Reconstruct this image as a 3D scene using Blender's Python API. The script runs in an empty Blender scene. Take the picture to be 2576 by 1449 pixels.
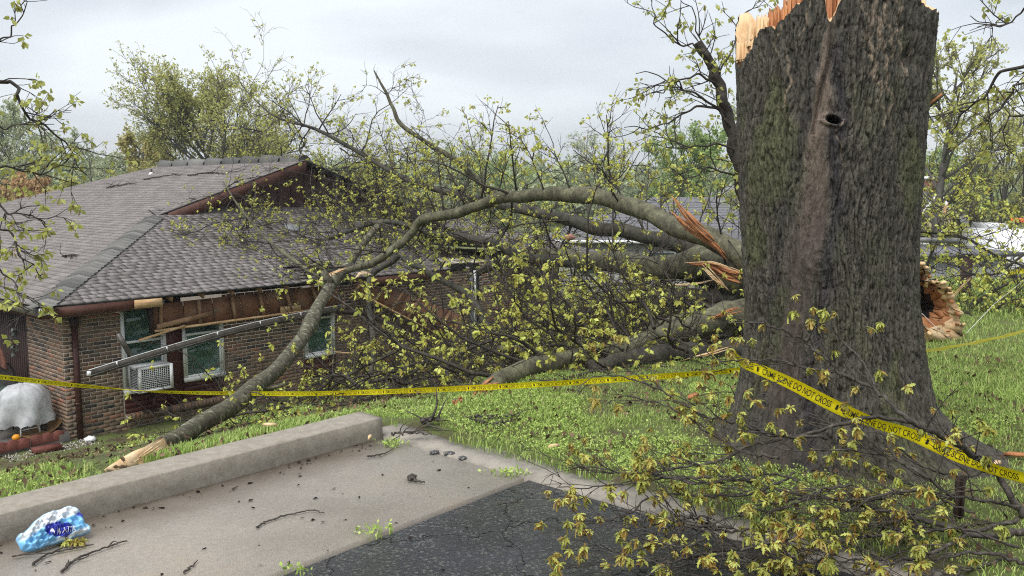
import bpy, math, random
import numpy as np
from mathutils import Vector, Matrix
# ------------------------------------------------------------------ camera, sky, sun, exposure
SC = bpy.context.scene
PW = 2575.0
FPX = 2143.0; CX, CY = 1287.5, 724.5; PITCH = math.radians(6.367); EYE = 1.6
cam_d = bpy.data.cameras.new('camera'); cam = bpy.data.objects.new('camera', cam_d)
SC.collection.objects.link(cam); SC.camera = cam
cam.location = (0, 0, EYE); cam.rotation_euler = (math.radians(90) - PITCH, 0, 0)
cam_d.sensor_width = 36; cam_d.lens = 36 * FPX / PW; cam_d.clip_end = 2000; cam_d.clip_start = 0.05
SUN_EL, SUN_AZ = math.radians(58), math.radians(215)      # azimuth clockwise from +Y
W = bpy.data.worlds.new('World'); SC.world = W; W.use_nodes = True
nt = W.node_tree; nt.nodes.clear()
def wn(t, **k):
    n = nt.nodes.new(t)
    for a_, v in k.items(): setattr(n, a_, v)
    return n
out = wn('ShaderNodeOutputWorld'); bg = wn('ShaderNodeBackground')
sky = wn('ShaderNodeTexSky', sky_type='NISHITA', sun_disc=False, sun_elevation=SUN_EL, sun_rotation=SUN_AZ)
tc = wn('ShaderNodeTexCoord'); mp = wn('ShaderNodeMapping'); mp.inputs['Scale'].default_value = (1.0, 1.0, 3.2)
nz = wn('ShaderNodeTexNoise'); nz.inputs['Scale'].default_value = 2.0; nz.inputs['Detail'].default_value = 5; nz.inputs['Roughness'].default_value = .45; nz.inputs['Distortion'].default_value = .3
rp = wn('ShaderNodeValToRGB')
for i, (p_, c_) in enumerate([(.39, (2.7, 2.83, 3.02, 1)), (.50, (3.3, 3.42, 3.57, 1)), (.61, (4.05, 4.18, 4.26, 1))]):
    e = rp.color_ramp.elements[i] if i < 2 else rp.color_ramp.elements.new(p_)
    e.position = p_; e.color = c_
mix = wn('ShaderNodeMix', data_type='RGBA'); mix.inputs[0].default_value = .90
L = nt.links.new
L(tc.outputs['Generated'], mp.inputs['Vector']); L(mp.outputs[0], nz.inputs['Vector']); L(nz.outputs['Fac'], rp.inputs[0])
L(sky.outputs[0], mix.inputs[6]); L(rp.outputs[0], mix.inputs[7]); L(mix.outputs[2], bg.inputs[0]); L(bg.outputs[0], out.inputs[0])
bg.inputs[1].default_value = .1
sun_d = bpy.data.lights.new('sun', 'SUN'); sun_d.energy = 1.5; sun_d.angle = math.radians(42); sun_d.color = (1, .97, .93)
sun = bpy.data.objects.new('sun', sun_d); SC.collection.objects.link(sun)
sd = Vector((math.sin(SUN_AZ) * math.cos(SUN_EL), math.cos(SUN_AZ) * math.cos(SUN_EL), math.sin(SUN_EL)))
sun.rotation_euler = sd.to_track_quat('Z', 'Y').to_euler(); sun.location = sd * 50
vs = SC.view_settings; vs.view_transform = 'Standard'; vs.look = 'None'; vs.exposure = 1.34; vs.gamma = 1.0; vs.use_curve_mapping = False
SC.cycles.filter_width = 1.1; SC.cycles.use_denoising = False; SC.cycles.max_bounces = 5; SC.cycles.transparent_max_bounces = 8
SC.cycles.diffuse_bounces = 3; SC.cycles.glossy_bounces = 2

# ------------------------------------------------------------------ helpers
rng = np.random.default_rng(11); R = random.Random(11)
CAM = np.array([0, 0, EYE])
_f = np.array([0, math.cos(PITCH), -math.sin(PITCH)]); _u = np.array([0, math.sin(PITCH), math.cos(PITCH)]); _r = np.array([1., 0, 0])
def ray(x, y): return _r * (x - CX) / FPX + _u * (CY - y) / FPX + _f
def at(x, y, Y):
    d = ray(x, y); return CAM + d * Y / d[1]
def onplane(x, y, n, c):
    d = ray(x, y); n = np.asarray(n, float); return CAM + d * ((c - n @ CAM) / (n @ d))
TH = math.radians(41.4212)
A_ = np.array([math.sin(TH), math.cos(TH), 0]); B_ = np.array([-math.cos(TH), math.sin(TH), 0])
U0, S0 = 5.629, 15.083            # house corner in (u, s) = along the front, away from the kerb wall
HC = A_ * U0 + B_ * S0
def us(u, s, z=0.): return A_ * u + B_ * s + np.array([0, 0, z])
def S5(x):
    x = np.clip(x, 0, 1); return x * x * (3 - 2 * x)
def gz(x, y):
    u = A_[0] * x + A_[1] * y; s = B_[0] * x + B_[1] * y
    a = np.clip((s - 4.4) / 10.2, 0, 1); a = .5 * a + .5 * S5(a)
    b = S5((u - 14) / 30.)
    n = .02 * np.sin(x * 1.7 + .6 * y) * np.sin(y * 1.3 - .4 * x) + .012 * np.sin(3.9 * x + 1.1) * np.sin(4.3 * y)
    far = S5((np.hypot(x, y) - 120) / 300) * 14
    return -2.62 * (1 - (1 - a) * (1 - b)) + n + far
def ground_at(x, y):
    d = ray(x, y); t = np.linspace(2, 120, 6000); P = CAM + d * t[:, None]
    h = P[:, 2] - gz(P[:, 0], P[:, 1]); i = int(np.argmax(h < 0)); return P[i]
def H(x, y, z): return HC + A_ * x + B_ * y + np.array([0, 0, z])      # house local to world
def hl(px, py, y):                                                   # pixel to house local on plane y
    P = onplane(px, py, B_, S0 + y); return np.array([A_ @ P - U0, y, P[2]])

COL = SC.collection
def s2l(*c):
    return tuple(((v / 255) / 12.92 if v / 255 <= .04045 else ((v / 255 + .055) / 1.055) ** 2.4) for v in c)
def bulk(name, V, F, mat=None, parent=None, smooth=False, attr=None, mi=None, col=None):
    V = np.asarray(V, np.float32).reshape(-1, 3)
    me = bpy.data.meshes.new(name)
    Fs = F if isinstance(F, list) else [F]
    Fs = [np.asarray(f, np.int32) for f in Fs if len(f)]
    idx = np.concatenate([f.ravel() for f in Fs]); tot = np.concatenate([np.full(len(f), f.shape[1], np.int32) for f in Fs])
    me.vertices.add(len(V)); me.vertices.foreach_set('co', V.ravel())
    me.loops.add(len(idx)); me.loops.foreach_set('vertex_index', idx)
    me.polygons.add(len(tot)); me.polygons.foreach_set('loop_start', np.concatenate([[0], np.cumsum(tot)[:-1]]).astype(np.int32))
    me.polygons.foreach_set('loop_total', tot)
    if smooth: me.polygons.foreach_set('use_smooth', np.ones(len(tot), bool))
    if mi is not None: me.polygons.foreach_set('material_index', np.asarray(mi, np.int32))
    for m in (mat if isinstance(mat, (list, tuple)) else [mat]):
        if m: me.materials.append(m)
    me.update(calc_edges=True)
    if col is not None:
        ca = me.attributes.new('Col', 'FLOAT_COLOR', 'POINT')
        c4 = np.ones((len(V), 4), np.float32); c4[:, :3] = col; ca.data.foreach_set('color', c4.ravel())
    return link(name, me, parent)
def link(name, me, parent=None):
    o = bpy.data.objects.new(name, me); COL.objects.link(o)
    if parent: o.parent = parent
    return o
def tag(o, label=None, cat=None, group=None, kind=None):
    for k, v in (('label', label), ('category', cat), ('group', group), ('kind', kind)):
        if v: o[k] = v
    return o
def empty(name, loc=(0, 0, 0), rz=0, label=None, cat=None, group=None):
    o = bpy.data.objects.new(name, None); COL.objects.link(o); o.location = tuple(loc); o.rotation_euler = (0, 0, rz); o.empty_display_size = .1
    return tag(o, label, cat, group)
class MB:
    def __init__(s): s.v = []; s.f = {3: [], 4: []}; s.n = 0; s.big = []
    def add(s, V, F):
        V = np.asarray(V, float).reshape(-1, 3); s.v.append(V)
        for f in F:
            f = [i + s.n for i in f]
            if len(f) in (3, 4): s.f[len(f)].append(f)
            else: s.big.append(f)
        s.n += len(V); return s
    def addA(s, V, F):
        F = np.asarray(F) + s.n; s.v.append(np.asarray(V, float).reshape(-1, 3)); s.f[F.shape[1]].extend(F.tolist()); s.n += len(s.v[-1]); return s
    def box(s, lo, hi, jit=0):
        (x0, y0, z0), (x1, y1, z1) = lo, hi
        V = np.array([(x0, y0, z0), (x1, y0, z0), (x1, y1, z0), (x0, y1, z0), (x0, y0, z1), (x1, y0, z1), (x1, y1, z1), (x0, y1, z1)], float)
        if jit: V += rng.uniform(-jit, jit, V.shape)
        return s.add(V, [(0, 3, 2, 1), (4, 5, 6, 7), (0, 1, 5, 4), (1, 2, 6, 5), (2, 3, 7, 6), (3, 0, 4, 7)])
    def obox(s, p, q, w, h, up=(0, 0, 1), jit=0):      # beam from p to q, width w (sideways), height h (along up)
        p, q, up = (np.asarray(t, float) for t in (p, q, up)); d = q - p; d = d / np.linalg.norm(d)
        sd_ = np.cross(d, up); sd_ /= np.linalg.norm(sd_); u2 = np.cross(sd_, d)
        V = np.array([c + sd_ * i * w / 2 + u2 * j * h / 2 for c in (p, q) for i, j in ((-1, -1), (1, -1), (1, 1), (-1, 1))])
        if jit: V += rng.uniform(-jit, jit, V.shape)
        return s.add(V, [(0, 1, 2, 3), (7, 6, 5, 4), (0, 4, 5, 1), (1, 5, 6, 2), (2, 6, 7, 3), (3, 7, 4, 0)])
    def tube(s, pts, rad, n=8, cap=True, wob=0, flat=1):
        V, F = tube_vf(pts, rad, n, wob, flat); k = s.n; s.addA(V, F)
        if cap:
            m = len(np.asarray(pts)); s.v.append(np.array([pts[0], pts[-1]], float)); s.n += 2
            for i in range(n):
                j = (i + 1) % n
                s.f[3].append([k + j, k + i, s.n - 2]); s.f[3].append([k + (m - 1) * n + i, k + (m - 1) * n + j, s.n - 1])
        return s
    def lathe(s, prof, n=16, c=(0, 0, 0)):
        c = np.asarray(c, float); th = np.arange(n) * 2 * math.pi / n
        V = np.array([[r * math.cos(t), r * math.sin(t), z] for r, z in prof for t in th]) + c
        F = [(i * n + j, i * n + (j + 1) % n, (i + 1) * n + (j + 1) % n, (i + 1) * n + j) for i in range(len(prof) - 1) for j in range(n)]
        return s.add(V, F)
    def build(s, name, mat, parent=None, smooth=False, col=None):
        V = np.concatenate(s.v); Fs = [np.array(s.f[k], np.int32) for k in (3, 4) if s.f[k]]
        Fs += [np.array([f], np.int32) for f in s.big]
        return bulk(name, V, Fs, mat, parent, smooth, col=col)
def tube_vf(pts, rad, n, wob=0, flat=1):
    P = np.asarray(pts, float); r = np.broadcast_to(np.asarray(rad, float), (len(P),))
    T = np.gradient(P, axis=0); T /= np.linalg.norm(T, axis=1)[:, None] + 1e-9
    m = np.abs(T.mean(0)); ref = np.zeros(3); ref[int(np.argmin(m))] = 1
    N = np.cross(T, ref); N /= np.linalg.norm(N, axis=1)[:, None] + 1e-9; Bn = np.cross(T, N)
    th = np.arange(n) * 2 * math.pi / n
    rr = r[:, None] * np.ones(n)
    if wob: rr = rr * (1 + wob * rng.normal(size=rr.shape))
    V = P[:, None] + (N[:, None] * np.cos(th)[None, :, None] + Bn[:, None] * np.sin(th)[None, :, None] * flat) * rr[..., None]
    i = np.arange(len(P) - 1)[:, None] * n; j = np.arange(n)[None]; k = (j + 1) % n
    F = np.stack([i + j, i + k, i + n + k, i + n + j], -1).reshape(-1, 4)
    return V.reshape(-1, 3), F
def many_tubes(name, lines, sides, mat, parent=None):
    Vs, Fs, n0 = [], [], 0; th = np.arange(sides) * 2 * math.pi / sides; by = {}
    for P, r in lines: by.setdefault(len(P), []).append((P, r))
    for m, L_ in by.items():
        P = np.array([p for p, _ in L_], float); r = np.array([np.broadcast_to(q, (m,)) for _, q in L_], float); N_ = len(P)
        T = np.gradient(P, axis=1); T /= np.linalg.norm(T, axis=2, keepdims=True) + 1e-9
        ref = np.zeros((N_, 1, 3)); ref[np.arange(N_), 0, np.argmin(np.abs(T.mean(1)), 1)] = 1
        A = np.cross(T, np.broadcast_to(ref, T.shape)); A /= np.linalg.norm(A, axis=2, keepdims=True) + 1e-9; Bn = np.cross(T, A)
        V = P[:, :, None] + (A[:, :, None] * np.cos(th)[None, None, :, None] + Bn[:, :, None] * np.sin(th)[None, None, :, None]) * r[:, :, None, None]
        b = (np.arange(N_) * m * sides)[:, None, None]; i = np.arange(m - 1)[None, :, None] * sides; j = np.arange(sides)[None, None]; k = (j + 1) % sides
        F = np.stack([b + i + j, b + i + k, b + i + sides + k, b + i + sides + j], -1).reshape(-1, 4) + n0
        Vs.append(V.reshape(-1, 3)); Fs.append(F); n0 += N_ * m * sides
    return bulk(name, np.concatenate(Vs), np.concatenate(Fs), mat, parent, smooth=True)
def smooth_noise(n, step=5):
    k = max(3, n // step + 2); return np.interp(np.linspace(0, 1, n), np.linspace(0, 1, k), rng.normal(size=k))
def spline(P, n):
    P = np.asarray(P, float); m = len(P)
    if m < 3: return P[0] + (P[-1] - P[0]) * np.linspace(0, 1, n)[:, None]
    t = np.linspace(0, m - 1, n); i = np.clip(t.astype(int), 0, m - 2); f = (t - i)[:, None]
    Q = np.concatenate([[2 * P[0] - P[1]], P, [2 * P[-1] - P[-2]]])
    p0, p1, p2, p3 = Q[i], Q[i + 1], Q[i + 2], Q[i + 3]
    return .5 * (2 * p1 + (p2 - p0) * f + (2 * p0 - 5 * p1 + 4 * p2 - p3) * f ** 2 + (3 * p1 - p0 - 3 * p2 + p3) * f ** 3)

# ------------------------------------------------------------------ materials
MATS = {}; GAIN = 1.15
def M(name, cols, scale=5., rough=.8, bump=0., bscale=None, stretch=(1, 1, 1), src='noise', detail=4., spec=.3, metal=0., coat=0., bdist=.02, sss=0, trans=0., tint=None, alpha=None, nrough=.55):
    """procedural material: cols = one colour or [(pos, colour)...] spread by noise / island / object random"""
    if name in MATS: return MATS[name]
    m = bpy.data.materials.new(name); m.use_nodes = True; t = m.node_tree; N = t.nodes; b = N['Principled BSDF']; MATS[name] = m
    b.inputs['Roughness'].default_value = rough; b.inputs['Specular IOR Level'].default_value = spec; b.inputs['Metallic'].default_value = metal
    if coat: b.inputs['Coat Weight'].default_value = coat; b.inputs['Coat Roughness'].default_value = .15
    tcn = N.new('ShaderNodeTexCoord'); mpn = N.new('ShaderNodeMapping'); mpn.inputs['Scale'].default_value = stretch
    t.links.new(tcn.outputs['Object'], mpn.inputs['Vector'])
    def noise(sc, de=detail):
        n = N.new('ShaderNodeTexNoise'); n.inputs['Scale'].default_value = sc; n.inputs['Detail'].default_value = de; n.inputs['Roughness'].default_value = nrough
        t.links.new(mpn.outputs[0], n.inputs['Vector']); return n
    csock = None; g_ = lambda c: tuple(min(.8, v * GAIN) for v in c)
    if isinstance(cols, list): cols = [(p_, g_(c_)) for p_, c_ in cols]
    elif cols != 'attr': cols = g_(cols)
    if isinstance(cols, list):
        r = N.new('ShaderNodeValToRGB'); el = r.color_ramp.elements
        while len(el) < len(cols): el.new(.5)
        for e, (p_, c_) in zip(el, cols): e.position = p_; e.color = (*c_, 1)
        if src == 'noise': t.links.new(noise(scale).outputs['Fac'], r.inputs[0])
        elif src == 'island': t.links.new(N.new('ShaderNodeNewGeometry').outputs['Random Per Island'], r.inputs[0])
        elif src == 'object': t.links.new(N.new('ShaderNodeObjectInfo').outputs['Random'], r.inputs[0])
        csock = r.outputs[0]
        if src != 'noise':                       # small mottling on top of the per-piece colour
            n2 = noise(scale); mr = N.new('ShaderNodeMapRange'); mr.inputs[1].default_value = .25; mr.inputs[2].default_value = .75; mr.inputs[3].default_value = .78; mr.inputs[4].default_value = 1.22
            t.links.new(n2.outputs['Fac'], mr.inputs[0])
            mu = N.new('ShaderNodeMix'); mu.data_type = 'RGBA'; mu.blend_type = 'MULTIPLY'; mu.inputs[0].default_value = 1
            t.links.new(csock, mu.inputs[6]); t.links.new(mr.outputs[0], mu.inputs[7]); csock = mu.outputs[2]
        t.links.new(csock, b.inputs['Base Color'])
    elif cols == 'attr':
        a = N.new('ShaderNodeAttribute'); a.attribute_name = 'Col'; csock = a.outputs['Color']
        n2 = noise(scale); mr = N.new('ShaderNodeMapRange'); mr.inputs[1].default_value = .25; mr.inputs[2].default_value = .75; mr.inputs[3].default_value = .6; mr.inputs[4].default_value = 1.4
        t.links.new(n2.outputs['Fac'], mr.inputs[0])
        mu = N.new('ShaderNodeMix'); mu.data_type = 'RGBA'; mu.blend_type = 'MULTIPLY'; mu.inputs[0].default_value = 1
        t.links.new(csock, mu.inputs[6]); t.links.new(mr.outputs[0], mu.inputs[7]); t.links.new(mu.outputs[2], b.inputs['Base Color'])
    else: b.inputs['Base Color'].default_value = (*cols, 1)
    if bump:
        bn = N.new('ShaderNodeBump'); bn.inputs['Strength'].default_value = bump; bn.inputs['Distance'].default_value = bdist
        t.links.new(noise(bscale or scale * 3, 6).outputs['Fac'], bn.inputs['Height']); t.links.new(bn.outputs[0], b.inputs['Normal'])
    if trans:                                     # thin leaf / film: some light passes through
        o = N['Material Output']; tr = N.new('ShaderNodeBsdfTranslucent'); mx = N.new('ShaderNodeMixShader'); mx.inputs[0].default_value = trans
        if csock: t.links.new(csock, tr.inputs[0])
        else: tr.inputs[0].default_value = (*cols, 1)
        t.links.new(b.outputs[0], mx.inputs[1]); t.links.new(tr.outputs[0], mx.inputs[2]); t.links.new(mx.outputs[0], o.inputs[0])
    return m
# ------------------------------------------------------------------ setting: ground, drive, kerb wall
M('soil', [(.25, (.065, .047, .032)), (.42, (.10, .078, .046)), (.50, (.12, .145, .045)), (.8, (.17, .215, .065))], scale=2.6, rough=.9, bump=1, bscale=30, detail=10, nrough=.7, bdist=.05)
def ground_sheet():
    g = lambda *seg: np.unique(np.concatenate([np.arange(*q) for q in seg]).round(4))
    un = np.concatenate([[-500, -300, -180, -110, -70], g((-46, -2, 2.), (-2, 3.7, .25), (3.85, 16, .2), (16, 32, .8), (32, 80, 4.)), [90, 110, 150, 220, 320, 500]])
    sn = np.concatenate([[-500, -300, -180, -110, -70, -46, -32], g((-22, -4, 1.5), (-4, 4.3, .2)), [4.34], g((4.5, 18, .25), (18, 40, 1.5)), [46, 60, 80, 110, 150, 220, 320, 500]])
    U, S_ = np.meshgrid(un, sn, indexing='ij'); X = A_[0] * U + B_[0] * S_; Y = A_[1] * U + B_[1] * S_
    Z = gz(X, Y); Z = np.where((U < 3.75) & (S_ < 4.36), -.14, Z)
    Z = np.where((U > 3.75) & (S_ < 6), Z + .02, Z)
    Z = np.where((U <= 3.75) & (S_ > 4.36) & (S_ < 6), Z - .03, Z)
    n, m = U.shape; i = np.arange(n - 1)[:, None] * m; j = np.arange(m - 1)[None]
    F = np.stack([i + j, i + m + j, i + m + j + 1, i + j + 1], -1).reshape(-1, 4)
    tag(bulk('ground', np.stack([X, Y, Z], -1).reshape(-1, 3), F, MATS['soil'], smooth=True), kind='structure')
ground_sheet()

def sheet(name, pts, z0, z1, mat, nu=1):
    """slab with outline pts in (u, s)"""
    n = len(pts); V = [us(u, s, z1) for u, s in pts] + [us(u, s, z0) for u, s in pts]
    F = [tuple(range(n))] + [(i, i + n, (i + 1) % n + n, (i + 1) % n) for i in range(n)]
    return MB().add(V, F).build(name, mat)
def asphalt_mat():
    m = bpy.data.materials.new('wet_asphalt'); m.use_nodes = True; t = m.node_tree; N = t.nodes; b = N['Principled BSDF']
    tcn = N.new('ShaderNodeTexCoord')
    def nz_(sc, de=5, ro=.6):
        n = N.new('ShaderNodeTexNoise'); n.inputs['Scale'].default_value = sc; n.inputs['Detail'].default_value = de; n.inputs['Roughness'].default_value = ro; t.links.new(tcn.outputs['Object'], n.inputs['Vector']); return n.outputs['Fac']
    def ramp(s, *st):
        r = N.new('ShaderNodeValToRGB'); el = r.color_ramp.elements
        while len(el) < len(st): el.new(.5)
        for e, (p_, c_) in zip(el, st): e.position = p_; e.color = (*c_, 1) if len(c_) == 3 else c_
        t.links.new(s, r.inputs[0]); return r.outputs[0]
    def mixc(f, a, c, bt='MIX'):
        x = N.new('ShaderNodeMix'); x.data_type = 'RGBA'; x.blend_type = bt
        if isinstance(f, float): x.inputs[0].default_value = f
        else: t.links.new(f, x.inputs[0])
        for s_, v in ((6, a), (7, c)):
            if isinstance(v, tuple): x.inputs[s_].default_value = (*v, 1)
            else: t.links.new(v, x.inputs[s_])
        return x.outputs[2]
    base = ramp(nz_(2.2), (.3, (.085, .092, .102)), (.7, (.125, .133, .146)))
    vo = N.new('ShaderNodeTexVoronoi'); vo.inputs['Scale'].default_value = 85; t.links.new(tcn.outputs['Object'], vo.inputs['Vector'])
    sp = ramp(vo.outputs['Color'], (.70, (0, 0, 0)), (.78, (1, 1, 1)))
    pat = ramp(nz_(3.1, 3), (.30, (.15, .15, .15)), (.6, (1, 1, 1)))
    spm = mixc(1., sp, pat, 'MULTIPLY')
    c1 = mixc(spm, base, (.36, .35, .32))
    cr = N.new('ShaderNodeTexVoronoi'); cr.feature = 'DISTANCE_TO_EDGE'; cr.inputs['Scale'].default_value = 1.5
    dn = N.new('ShaderNodeTexNoise'); dn.inputs['Scale'].default_value = 7; dn.inputs['Detail'].default_value = 5; t.links.new(tcn.outputs['Object'], dn.inputs['Vector'])
    ad = N.new('ShaderNodeMix'); ad.data_type = 'RGBA'; ad.blend_type = 'ADD'; ad.inputs[0].default_value = .28; t.links.new(tcn.outputs['Object'], ad.inputs[6]); t.links.new(dn.outputs['Color'], ad.inputs[7]); t.links.new(ad.outputs[2], cr.inputs['Vector'])
    ck = ramp(cr.outputs['Distance'], (.0, (1, 1, 1)), (.006, (0, 0, 0)))
    c2 = mixc(ck, c1, (.008, .008, .009)); t.links.new(c2, b.inputs['Base Color'])
    ro = N.new('ShaderNodeMapRange'); ro.inputs[1].default_value = .35; ro.inputs[2].default_value = .66; ro.inputs[3].default_value = .14; ro.inputs[4].default_value = .48
    t.links.new(nz_(1.3, 4), ro.inputs[0]); t.links.new(ro.outputs[0], b.inputs['Roughness']); b.inputs['Specular IOR Level'].default_value = .5
    bn = N.new('ShaderNodeBump'); bn.inputs['Strength'].default_value = .9; bn.inputs['Distance'].default_value = .03
    hs = N.new('ShaderNodeMath'); hs.operation = 'SUBTRACT'; t.links.new(nz_(38, 6, .75), hs.inputs[0]); t.links.new(ck, hs.inputs[1])
    t.links.new(hs.outputs[0], bn.inputs['Height']); t.links.new(bn.outputs[0], b.inputs['Normal'])
    return m
ASPH = asphalt_mat()
def concrete_mat(name, dark, light, stain, rough=.6, sc=1.1):
    m = bpy.data.materials.new(name); m.use_nodes = True; t = m.node_tree; N = t.nodes; b = N['Principled BSDF']; tcn = N.new('ShaderNodeTexCoord')
    def nz_(s_, de=5, ro=.6):
        n = N.new('ShaderNodeTexNoise'); n.inputs['Scale'].default_value = s_; n.inputs['Detail'].default_value = de; n.inputs['Roughness'].default_value = ro; t.links.new(tcn.outputs['Object'], n.inputs['Vector']); return n.outputs['Fac']
    r = N.new('ShaderNodeValToRGB'); el = r.color_ramp.elements; el.new(.5)
    for e, (p_, c_) in zip(el, [(.32, dark), (.52, light), (.72, stain)]): e.position = p_; e.color = (*c_, 1)
    t.links.new(nz_(sc, 6, .62), r.inputs[0])
    mr = N.new('ShaderNodeMapRange'); mr.inputs[1].default_value = .3; mr.inputs[2].default_value = .7; mr.inputs[3].default_value = .78; mr.inputs[4].default_value = 1.22; t.links.new(nz_(55, 6, .85), mr.inputs[0])
    mu = N.new('ShaderNodeMix'); mu.data_type = 'RGBA'; mu.blend_type = 'MULTIPLY'; mu.inputs[0].default_value = 1; t.links.new(r.outputs[0], mu.inputs[6]); t.links.new(mr.outputs[0], mu.inputs[7]); t.links.new(mu.outputs[2], b.inputs['Base Color'])
    if name == 'pad_concrete':                   # washed-down soil staining along the foot of the kerb wall
        dp_ = N.new('ShaderNodeVectorMath'); dp_.operation = 'DOT_PRODUCT'; dp_.inputs[1].default_value = tuple(B_); t.links.new(tcn.outputs['Object'], dp_.inputs[0])
        sr = N.new('ShaderNodeMapRange'); sr.inputs[1].default_value = 3.88; sr.inputs[2].default_value = 4.24; t.links.new(dp_.outputs['Value'], sr.inputs[0])
        sm = N.new('ShaderNodeMath'); sm.operation = 'MULTIPLY'; t.links.new(sr.outputs[0], sm.inputs[0]); t.links.new(nz_(4.5, 5, .6), sm.inputs[1])
        s2 = N.new('ShaderNodeMath'); s2.operation = 'MULTIPLY'; s2.use_clamp = True; s2.inputs[1].default_value = 1.5; t.links.new(sm.outputs[0], s2.inputs[0])
        mx = N.new('ShaderNodeMix'); mx.data_type = 'RGBA'; t.links.new(s2.outputs[0], mx.inputs[0]); t.links.new(mu.outputs[2], mx.inputs[6]); mx.inputs[7].default_value = (.17, .125, .085, 1); t.links.new(mx.outputs[2], b.inputs['Base Color'])
    ro = N.new('ShaderNodeMapRange'); ro.inputs[1].default_value = .35; ro.inputs[2].default_value = .65; ro.inputs[3].default_value = rough - .18; ro.inputs[4].default_value = rough + .15; t.links.new(nz_(1.7), ro.inputs[0]); t.links.new(ro.outputs[0], b.inputs['Roughness'])
    bn = N.new('ShaderNodeBump'); bn.inputs['Strength'].default_value = .5; bn.inputs['Distance'].default_value = .004; t.links.new(nz_(140, 5, .7), bn.inputs['Height']); t.links.new(bn.outputs[0], b.inputs['Normal'])
    b.inputs['Specular IOR Level'].default_value = .35
    MATS[name] = m; return m
concrete_mat('pad_concrete', (.39, .345, .29), (.49, .44, .375), (.54, .45, .345))
concrete_mat('wall_concrete', (.235, .208, .168), (.285, .256, .21), (.33, .298, .25), rough=.75, sc=16)
concrete_mat('kerb_gravel', (.16, .145, .122), (.26, .238, .205), (.33, .295, .245), rough=.75, sc=6)
concrete_mat('patio_concrete', (.10, .095, .085), (.17, .16, .145), (.22, .20, .18), rough=.6, sc=2)
tag(sheet('driveway_asphalt', [(-12, -14), (3.53, -14), (3.53, 2.99), (-12, 2.99)], -.1, .0, ASPH), kind='structure')
tag(sheet('driveway_slab', [(-12, 3.0), (3.53, 3.03), (3.50, 4.24), (-12, 4.24)], -.1, .006, MATS['pad_concrete']), kind='structure')
def kerb_strip():
    mb = MB(); n = 60; V = []
    for i in range(n + 1):
        s = -14 + 18.4 * i / n; w = .26 + .03 * math.sin(i * 1.7) + .02 * math.sin(i * 4.1)
        for u, z in ((3.532, -.1), (3.532, .008 + .004 * math.sin(i * 2.3)), (3.64, .02), (3.532 + w, .012), (3.532 + w, -.1)): V.append(us(u, s, z))
    F = [(5 * i + k, 5 * i + k + 1, 5 * i + k + 6, 5 * i + k + 5) for i in range(n) for k in range(4)]
    tag(mb.add(V, F).build('kerb_strip', MATS['kerb_gravel']), kind='structure')
kerb_strip()
def kerb_wall():
    root = empty('concrete_kerb_wall', us(1, 4.35), 0, 'low weathered concrete kerb wall along the edge of the driveway slab', 'wall')
    o = -np.array(root.location)
    cuts = [-12, -8, -5, -2.5, .55, 3.53]
    for k in range(5):
        u0, u1 = cuts[k] + .0006, cuts[k + 1] - .0006; n = max(4, int((u1 - u0) / .06)); mb = MB(); V = []
        prof = [(4.245, -.12), (4.248, .05), (4.25, .131), (4.257, .138), (4.465, .142), (4.473, .136), (4.476, .05), (4.48, -.45)]
        for i in range(n + 1):
            u = u0 + (u1 - u0) * i / n
            for j, (s, z) in enumerate(prof):
                e = .0012 * math.sin(u * 5 + j) + rng.normal() * .0008; r = .002 if i in (0, n) and j in (2, 3, 4, 5) else 0
                V.append(us(u, s + e, z + rng.normal() * .0008 - r) + o)
        m = len(prof)
        F = [(i * m + j, (i + 1) * m + j, (i + 1) * m + j + 1, i * m + j + 1) for i in range(n) for j in range(m - 1)]
        F += [tuple(range(m)), tuple(reversed(range(n * m, n * m + m)))]
        mb.add(V, F).build('wall_section', MATS['wall_concrete'], root)
kerb_wall()
# ------------------------------------------------------------------ the brick house
BR = [(.0, (.055, .05, .048)), (.10, (.115, .086, .068)), (.3, (.175, .122, .09)), (.55, (.21, .142, .10)), (.75, (.24, .162, .112)), (.9, (.245, .14, .094)), (1., (.29, .13, .082))]
M('brick_one', BR, scale=30, src='object', rough=.85, bump=.5, bscale=90, bdist=.006)
M('brick_mass', BR, scale=30, src='island', rough=.85, bump=.5, bscale=90, bdist=.006)
M('mortar', [(.3, (.44, .395, .335)), (.7, (.56, .51, .44))], scale=14, rough=.95, bump=.4, bscale=80, bdist=.005)
SH = [(0, (.145, .131, .124)), (.35, (.168, .152, .145)), (.7, (.19, .172, .165)), (1, (.215, .196, .188))]
M('shingle_one', SH, scale=45, src='object', rough=.8, bump=.7, bscale=260, bdist=.004)
M('shingle_mass', SH, scale=45, src='island', rough=.8, bump=.7, bscale=260, bdist=.004)
M('cap_shingle', [(0, (.07, .07, .066)), (1, (.17, .167, .157))], scale=45, src='object', rough=.8, bump=.6, bscale=260, bdist=.004)
M('roof_felt', [(.3, (.02, .02, .022)), (.7, (.045, .045, .048))], scale=8, rough=.85)
M('red_trim', [(.3, (.065, .026, .018)), (.6, (.095, .04, .028)), (.8, (.12, .06, .042))], scale=3, rough=.6, stretch=(1, 1, 1), bump=.15, bscale=40)
M('maroon_siding', [(.3, (.055, .016, .014)), (.6, (.082, .025, .021)), (.85, (.10, .04, .033))], scale=4, rough=.5, bump=.15, bscale=40)
M('gable_siding', [(.3, (.045, .02, .017)), (.7, (.075, .034, .028))], scale=4, rough=.6)
M('downpipe', [(.3, (.045, .018, .015)), (.7, (.08, .032, .026))], scale=6, rough=.4)
M('white_vinyl', [(.3, (.66, .68, .68)), (.7, (.76, .77, .76))], scale=3, rough=.4)
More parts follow.
